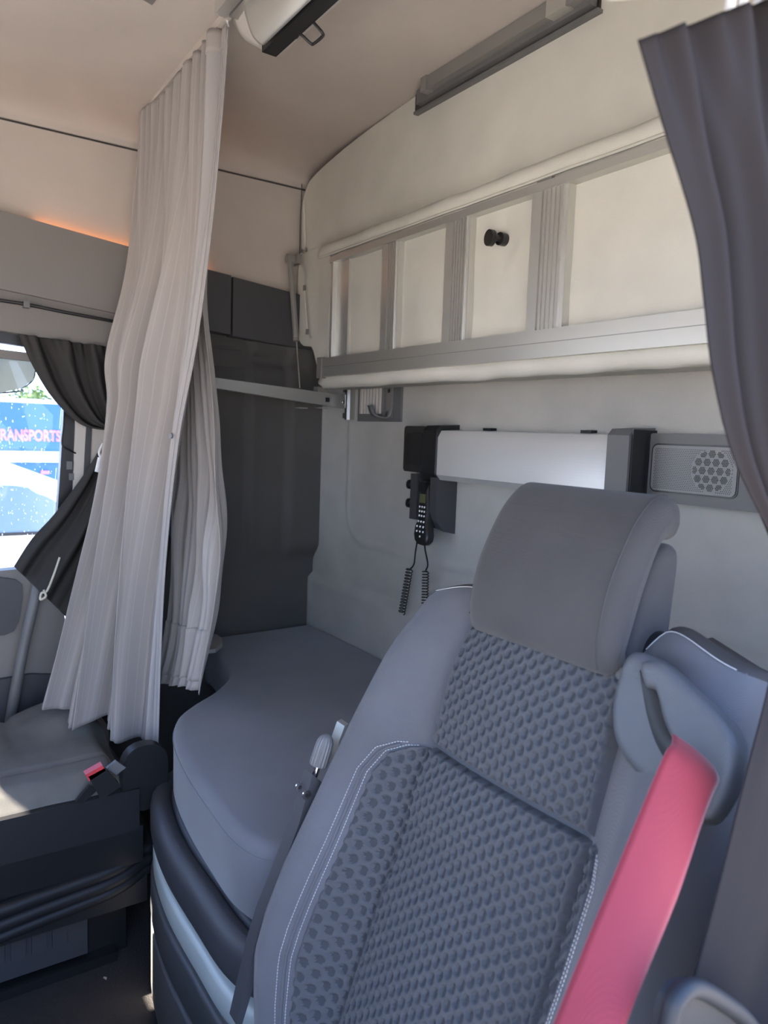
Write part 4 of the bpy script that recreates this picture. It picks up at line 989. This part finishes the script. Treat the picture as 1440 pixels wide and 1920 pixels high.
plate('upper_lobe', lobe_px, NB, NB+0.020, M['guide'], bgt, 0.0095, 7, 'raised curved lobe over the belt')
# ---- end of guide
belt = thing('seat_belt', (1.85, -0.8, 0.80), 'red seat belt running from the shoulder guide down beside the seat', 'seat belt')
def ray_at(u, v, dist):
    d = _f+_r*(u-720)/FPX+_u*(960-v)/FPX; return CAM+d*dist
rowsb = []
keys = [((1262, 1378), (1338, 1440), 0.640), ((1262, 1394), (1346, 1462), 0.628), ((1250, 1412), (1336, 1486), 0.618), ((1222, 1475), (1316, 1538), 0.604), ((1160, 1625), (1268, 1680), 0.572), ((1100, 1770), (1215, 1810), 0.54), ((1040, 1920), (1170, 1922), 0.51), ((985, 2060), (1130, 2050), 0.485)]
Lk = smooth_path([ray_at(*k[0], k[2]) for k in keys], 10); Rk = smooth_path([ray_at(*k[1], k[2]-0.004) for k in keys], 10)
nb = np.cross(Lk[-1]-Lk[0], Rk[30]-Lk[30]); nb /= np.linalg.norm(nb)
Gb = [[Lk[i]+(Rk[i]-Lk[i])*u+nb*0.003*sin(pi*u)*(-1 if nb@(CAM-Lk[30]) < 0 else 1) for u in np.linspace(0, 1, 12)] for i in range(len(Lk))]
grid('webbing', Gb, M['belt'], belt, thick=0.0014)
tube('selvedge', [g_[0] for g_ in Gb], 0.0012, M['belt'], belt, 6); tube('selvedge', [g_[-1] for g_ in Gb], 0.0012, M['belt'], belt, 6)
# ---- armrest bracket at the left of the seat
am = thing('armrest_bracket', (1.2, -0.7, 0.5), 'black metal armrest bracket with ribbed knob left of the driver seat', 'bracket')
XB = 1.275
def AB(u, v, dx=0.0): return np.array(at(u, v, 'x', XB+dx))
pts = [AB(570, 1440), AB(590, 1455), AB(606, 1475), AB(598, 1500), AB(530, 1640), AB(470, 1800), AB(440, 1900), AB(430, 1900), AB(462, 1760), AB(480, 1700), AB(512, 1620), AB(545, 1530)]
prism('flat_bar', [tuple(p) for p in pts], (0.026, 0, 0), M['darkplas'], am, 0.002, 2, label='flat black bar')
def ridge_knob():
    a = AB(596, 1436, .012); b2 = AB(612, 1385, .012); ax = (b2-a)/np.linalg.norm(b2-a); L = 0.048
    x = np.cross(ax, [1., 0, 0]); x /= np.linalg.norm(x); y = np.cross(ax, x); G = []
    for h, r in ((0, .0118), (.003, .0132), (.028, .0125), (.036, .0118), (.042, .0098), (.046, .006), (.048, .001)):
        G.append([a+ax*h+(r*(1+(0.07 if h < .037 else 0)*cos(16*q_)))*(cos(q_)*x+sin(q_)*y) for q_ in np.linspace(0, 2*pi, 97)[:-1]])
    grid('adjuster_knob', G, M['midplas'], am, closeu=True, label='ribbed grey adjuster knob')
    tube('threaded_stud', [a-ax*0.016, a+ax*0.002], 0.0048, M['chrome'], am, 10)
    V0 = a-ax*0.006
    mesh('knob_base', G[0], [tuple(range(96))[::-1]], M['midplas'], am, False)
ridge_knob()
for (u, v) in ((561, 1475), (574, 1490)):
    p = AB(u, v, -0.001); k = cyl('screw_hole', tuple(p), (-1, 0.0, 0), 0.0068, 0.0008, M['rubber'], am, 16)
for (u, v) in ((561, 1475), (574, 1490)):
    p = AB(u, v, 0.026); k = cyl('screw', tuple(p), (1, 0, 0), 0.0068, 0.002, M['chrome'], am, 16, 0.0006); cyl('screw_socket', tuple(p+np.array([.0015, 0, 0])), (1, 0, 0), 0.0035, 0.001, M['rubber'], k, 6)
pts = [AB(632, 1352), AB(640, 1348), AB(660, 1362), AB(650, 1400), AB(622, 1440), AB(616, 1425), AB(622, 1380)]
prism('hinge_plate', [tuple(p) for p in pts], (0.022, 0, 0), M['alud'], am, 0.002, 2, label='grey hinge plate')

# ================================================================ PASSENGER SEAT
ps = thing('passenger_seat', (0.38, -1.1, ZF), 'dark passenger seat with a grey-brown fabric cushion under the curtain', 'seat')
def pcush():
    G = []
    for i, y in enumerate(np.linspace(-1.35, -0.775, 40)):
        row = []; e = float(S_((-0.775-y)/0.05))
        for j in range(50):
            a = -1+2*j/49; x = 0.365+0.235*a
            crown = 0.010*(1-abs(a)**3); side = 0.045*float(S_((abs(a)-0.82)/0.18))**1.5
            z = 0.545+crown-side+0.035*float(S_((y+0.99)/0.12))*float(S_((0.15-a)/0.5))*0.9-0.012*math.exp(-((y+0.985)/0.010)**2)*float(S_((.3-a)/.3)) - 0.05*(1-e)
            z += -0.008*math.exp(-((a-0.60)/0.02)**2) + 0.004*mnoise.noise(Vector((x*12, y*10, 0)))
            row.append((x, y, z))
        G.append(row)
    G = np.array(G); 
    bot = G[:, ::-1].copy(); bot[:, :, 2] = 0.42
    full = np.concatenate([G, bot], axis=1)
    o = grid('cushion', full, M['pseat'], ps, closeu=True)
pcush()
def pbox(name, x0, x1, y0, y1, z0, z1, m, bevel, label=None): return box(name, x0, x1, y0, y1, z0, z1, m, ps, bevel, 4, label)
pbox('cushion_side', 0.12, 0.612, -1.35, -0.77, 0.41, 0.505, M['rubber'], 0.02, 'black side of the cushion')
pbox('seat_pan', 0.13, 0.605, -1.35, -0.76, 0.33, 0.415, M['black'], 0.015)
# backrest behind the curtain, reclined
bk = [(-0.74, 0.50), (-0.65, 0.50), (-0.58, 1.00), (-0.60, 1.03), (-0.64, 1.02)]
prism('backrest', [(0.05, y, z) for y, z in bk], (0.19, 0, 0), M['curtwin'], ps, 0.025, 4)
# recliner disc
pc = at(268, 1425, 'x', 0.60)
prism('recliner_cover', [(0.575, y, z) for y, z in rrect(pc[1]+0.005, pc[2]-0.040, 0.10, 0.15, 0.045)], (0.03, 0, 0), M['black'], ps, 0.008, 3)
# bellows
for k, (z, r) in enumerate(((0.312, .016), (0.280, .016), (0.252, .014))):
    P = [(0.14, -1.36, z+.01), (0.60, -1.36, z+.01), (0.60, -0.90, z+.008+.004*k), (0.575, -0.76, z+0.022+0.006*k), (0.52, -0.73, z+0.028+.006*k), (0.15, -0.73, z+0.028)]
    tube('bellows_fold', smooth_path(P, 6), r, M['rubber'], ps, 10)
box('bellows_core', 0.15, 0.585, -1.35, -0.745, 0.22, 0.34, M['rubber'], ps, 0.01)
box('pedestal', 0.17, 0.50, -1.35, -0.77, ZF, 0.25, M['black'], ps, 0.01)
box('pedestal_panel', 0.495, 0.515, -1.35, -0.86, ZF+0.03, 0.235, M['darkplas'], ps, 0.006, label='ribbed base panel')
for k in range(5):
    y = -0.905-k*0.042
    box('panel_rib', 0.51, 0.521, y-0.030, y, ZF+0.075, 0.205, M['darkplas'], ps, 0.004)
box('panel_foot', 0.45, 0.535, -1.35, -0.80, ZF, ZF+0.022, M['black'], ps, 0.006)
# buckle
bu = thing('belt_buckle', (0.62, -0.86, 0.49), 'black belt buckle with a red button on the passenger seat side', 'buckle')
def fr_(u, v, x): return np.array(at(u, v, 'x', x))
a_, b2_, c_, d_ = fr_(161, 1448, .622), fr_(191, 1432, .622), fr_(221, 1465, .622), fr_(185, 1492, .622)
prism('buckle_body', [tuple(p) for p in (a_, b2_, c_, d_)], (0.024, 0, 0), M['black'], bu, 0.004, 3)
m1 = fr_(156, 1446, .626); m2 = fr_(188, 1428, .626); m3 = fr_(194, 1438, .626); m4 = fr_(163, 1458, .626)
prism('red_button', [tuple(p) for p in (m1, m2, m3, m4)], (0.020, 0, 0), M['red'], bu, 0.002, 2, label='red release button')
prism('strap', [tuple(p) for p in (fr_(198, 1438, .615), fr_(216, 1424, .615), fr_(234, 1436, .615), fr_(216, 1450, .615))], (0.01, 0, 0), M['midplas'], bu, 0.002, label='grey steel strap')
prism('buckle_stalk', [tuple(p) for p in (fr_(165, 1470, .612), fr_(185, 1475, .612), fr_(150, 1505, .612), fr_(140, 1500, .612))], (0.01, 0, 0), M['black'], bu, 0.002)

# scrap on floor
p = at(196, 1835, 'z', ZF)
sc_ = mesh('leaf_scrap', [(p[0]-.007, p[1], ZF+.001), (p[0], p[1]-.003, ZF+.003), (p[0]+.008, p[1]+.002, ZF+.001), (p[0], p[1]+.005, ZF+.002), (p[0], p[1], ZF+.0005)], [(0, 1, 3), (1, 2, 3), (0, 4, 1), (1, 4, 2), (2, 4, 3), (3, 4, 0)], M['cream'], None, False)
tag(sc_, 'tiny pale scrap lying on the dark floor mat', 'scrap')

# ================================================================ OUTSIDE
ZG = -1.35
struct(mesh('ground', [(-80, -80, ZG), (80, -80, ZG), (80, 80, ZG), (-80, 80, ZG)], [(0, 1, 2, 3)], M['asphalt'], None, False), 'sunlit yard outside the cab', 'ground')
tl = thing('trailer', (-25.5, 1.0, ZG), 'long blue curtain-sided trailer with pink lettering outside the window', 'trailer')
def zt(y): return 1.86-(y-2)*0.0
box('tarpaulin', -27.4, -25.0, -6.5, 7.2, 0.30, 1.92, M['blue'], tl, 0.04)
box('roof_edge', -27.45, -24.96, -6.55, 7.25, 1.90, 2.02, M['vanwhite'], tl, 0.02)
box('side_rail', -25.02, -24.93, -6.55, 7.25, -0.05, 0.30, M['vanwhite'], tl, 0.02, label='pale side rail')
box('chassis', -27.2, -25.1, -6.4, 7.1, -0.75, -0.05, M['blue'], tl, 0.02)
for y in (-0.2, 1.1, 2.2):
    wh = cyl('wheel', (-25.2, y, ZG+0.5), (1, 0, 0), 0.5, 0.3, M['rubber'], tl, 32, 0.03); cyl('hub', (-24.92, y, ZG+0.5), (1, 0, 0), 0.27, 0.05, M['vanwhite'], wh, 24, 0.02)
for y in (3.2, 4.4): box('marker_lamp', -25.08, -25.0, y, y+0.25, -0.45, -0.35, M['pink'], tl, 0.01)
cu_ = bpy.data.curves.new('lettering', 'FONT'); cu_.body = 'TRANSPORTS C'; cu_.size = 0.50; cu_.extrude = 0.01; cu_.offset = 0.012; cu_.space_character = 1.02
tx = bpy.data.objects.new('lettering_tmp', cu_); COL.objects.link(tx)
bpy.context.view_layer.update()
dg = bpy.context.evaluated_depsgraph_get(); me = bpy.data.meshes.new_from_object(tx.evaluated_get(dg)); bpy.data.objects.remove(tx)
me.materials.clear(); me.materials.append(M['pink'])
lt = bpy.data.objects.new('lettering', me); COL.objects.link(lt); lt.parent = tl
lt.matrix_local = Matrix.Translation(Vector((-24.98, 1.78, 0.66))-Vector(tl.location)) @ Matrix.Rotation(pi/2, 4, 'Z') @ Matrix.Rotation(pi/2, 4, 'X') @ Matrix.Diagonal((0.66, 1, 1, 1))
lt['label'] = 'pink word TRANSPORTS'
# white van
vn = thing('van', (-4.2, -1.6, ZG), 'white van parked beside the cab outside the window', 'van')
vp = [(-3.4, ZG+0.5), (-3.4, 0.0), (-3.3, 0.35), (-3.2, 0.95), (-3.0, 1.06), (-1.0, 1.08), (-0.60, 1.05), (-0.22, 0.90), (0.10, 0.42), (0.6, 0.20), (1.0, 0.10), (1.05, ZG+0.5)]
prism('van_body', [(-3.9, y, z) for y, z in vp], (0.9, 0, 0), M['vanwhite'], vn, 0.06, 4)
sg_ = smooth_path([(-2.9, 0, .88), (-0.75, 0, .90), (-0.40, 0, .84), (-0.25, 0, .74), (-0.24, 0, .60), (-1.0, 0, .60), (-2.9, 0, .60)], 4, closed=True)
prism('side_window', [(-3.02, p[0], p[2]) for p in sg_], (0.03, 0, 0), M['vanglass'], vn, 0.004, label='blue tinted side glass')
box('window_seal', -3.01, -2.985, -2.9, -0.26, 0.575, 0.595, M['rubber'], vn)
box('door_handle', -3.0, -2.965, -0.47, -0.39, 0.47, 0.50, M['rubber'], vn, 0.005)
for y in (-2.6, 0.4): cyl('van_wheel', (-3.25, y, ZG+0.34), (1, 0, 0), 0.34, 0.2, M['rubber'], vn, 28, 0.02)
# trees
def tree(name, x, y, h, r, label):
    t = thing(name, (x, y, ZG), label, 'tree', None)
    tube('trunk', [(x, y, ZG), (x+0.1, y, ZG+h*0.3), (x, y+0.1, ZG+h*0.55)], [0.22, 0.17, 0.1], M['bark'], t, 8)
    V = []; F = []
    for k in range(2600):
        d = Vector((random.gauss(0, 1), random.gauss(0, 1), random.gauss(0, 1))).normalized()*(random.random()**0.4)
        q_ = d*(0.75+0.35*mnoise.noise(d*2.3+Vector((x, y, 0))))
        c = Vector((x+q_.x*r, y+q_.y*r, ZG+h*0.62+q_.z*h*0.38)); s = random.uniform(.06, .14)
        a = Vector((random.gauss(0, 1), random.gauss(0, 1), random.gauss(0, 1))).normalized(); b2 = a.orthogonal().normalized()
        o = len(V); V += [tuple(c-a*s), tuple(c+b2*s*.6), tuple(c+a*s), tuple(c-b2*s*.6)]; F.append((o, o+1, o+2, o+3))
    stuff(mesh('foliage', V, F, M['leaf'], t, False))
tree('tree', -34, 4.2, 4.6, 1.5, 'leafy tree above the trailer, tallest and nearest the window shade')
tree('tree', -36, 7.0, 4.0, 1.2, 'lower tree showing just left of the charcoal curtain')
tree('tree', -35, 2.0, 4.3, 1.3, 'tree at the left border of the side window')
# sunshade in the top of the window
sh = thing('sunshade', (-0.06, -0.95, 1.36), 'cream mesh sunshade with dark edge at the top of the side window', 'sunshade')
pts_ = [at(-500, 640, 'x', -0.06), at(-500, 770, 'x', -0.06), at(0, 737, 'x', -0.06), at(40, 728, 'x', -0.06), at(62, 712, 'x', -0.06), at(66, 690, 'x', -0.06), at(55, 672, 'x', -0.06), at(0, 655, 'x', -0.06), at(-500, 570, 'x', -0.06)]
prism('shade_panel', pts_, (0.004, 0, 0), M['cream'], sh, 0)
tube('shade_edge', smooth_path(pts_[1:6], 5), 0.0022, M['rubber'], sh, 6)
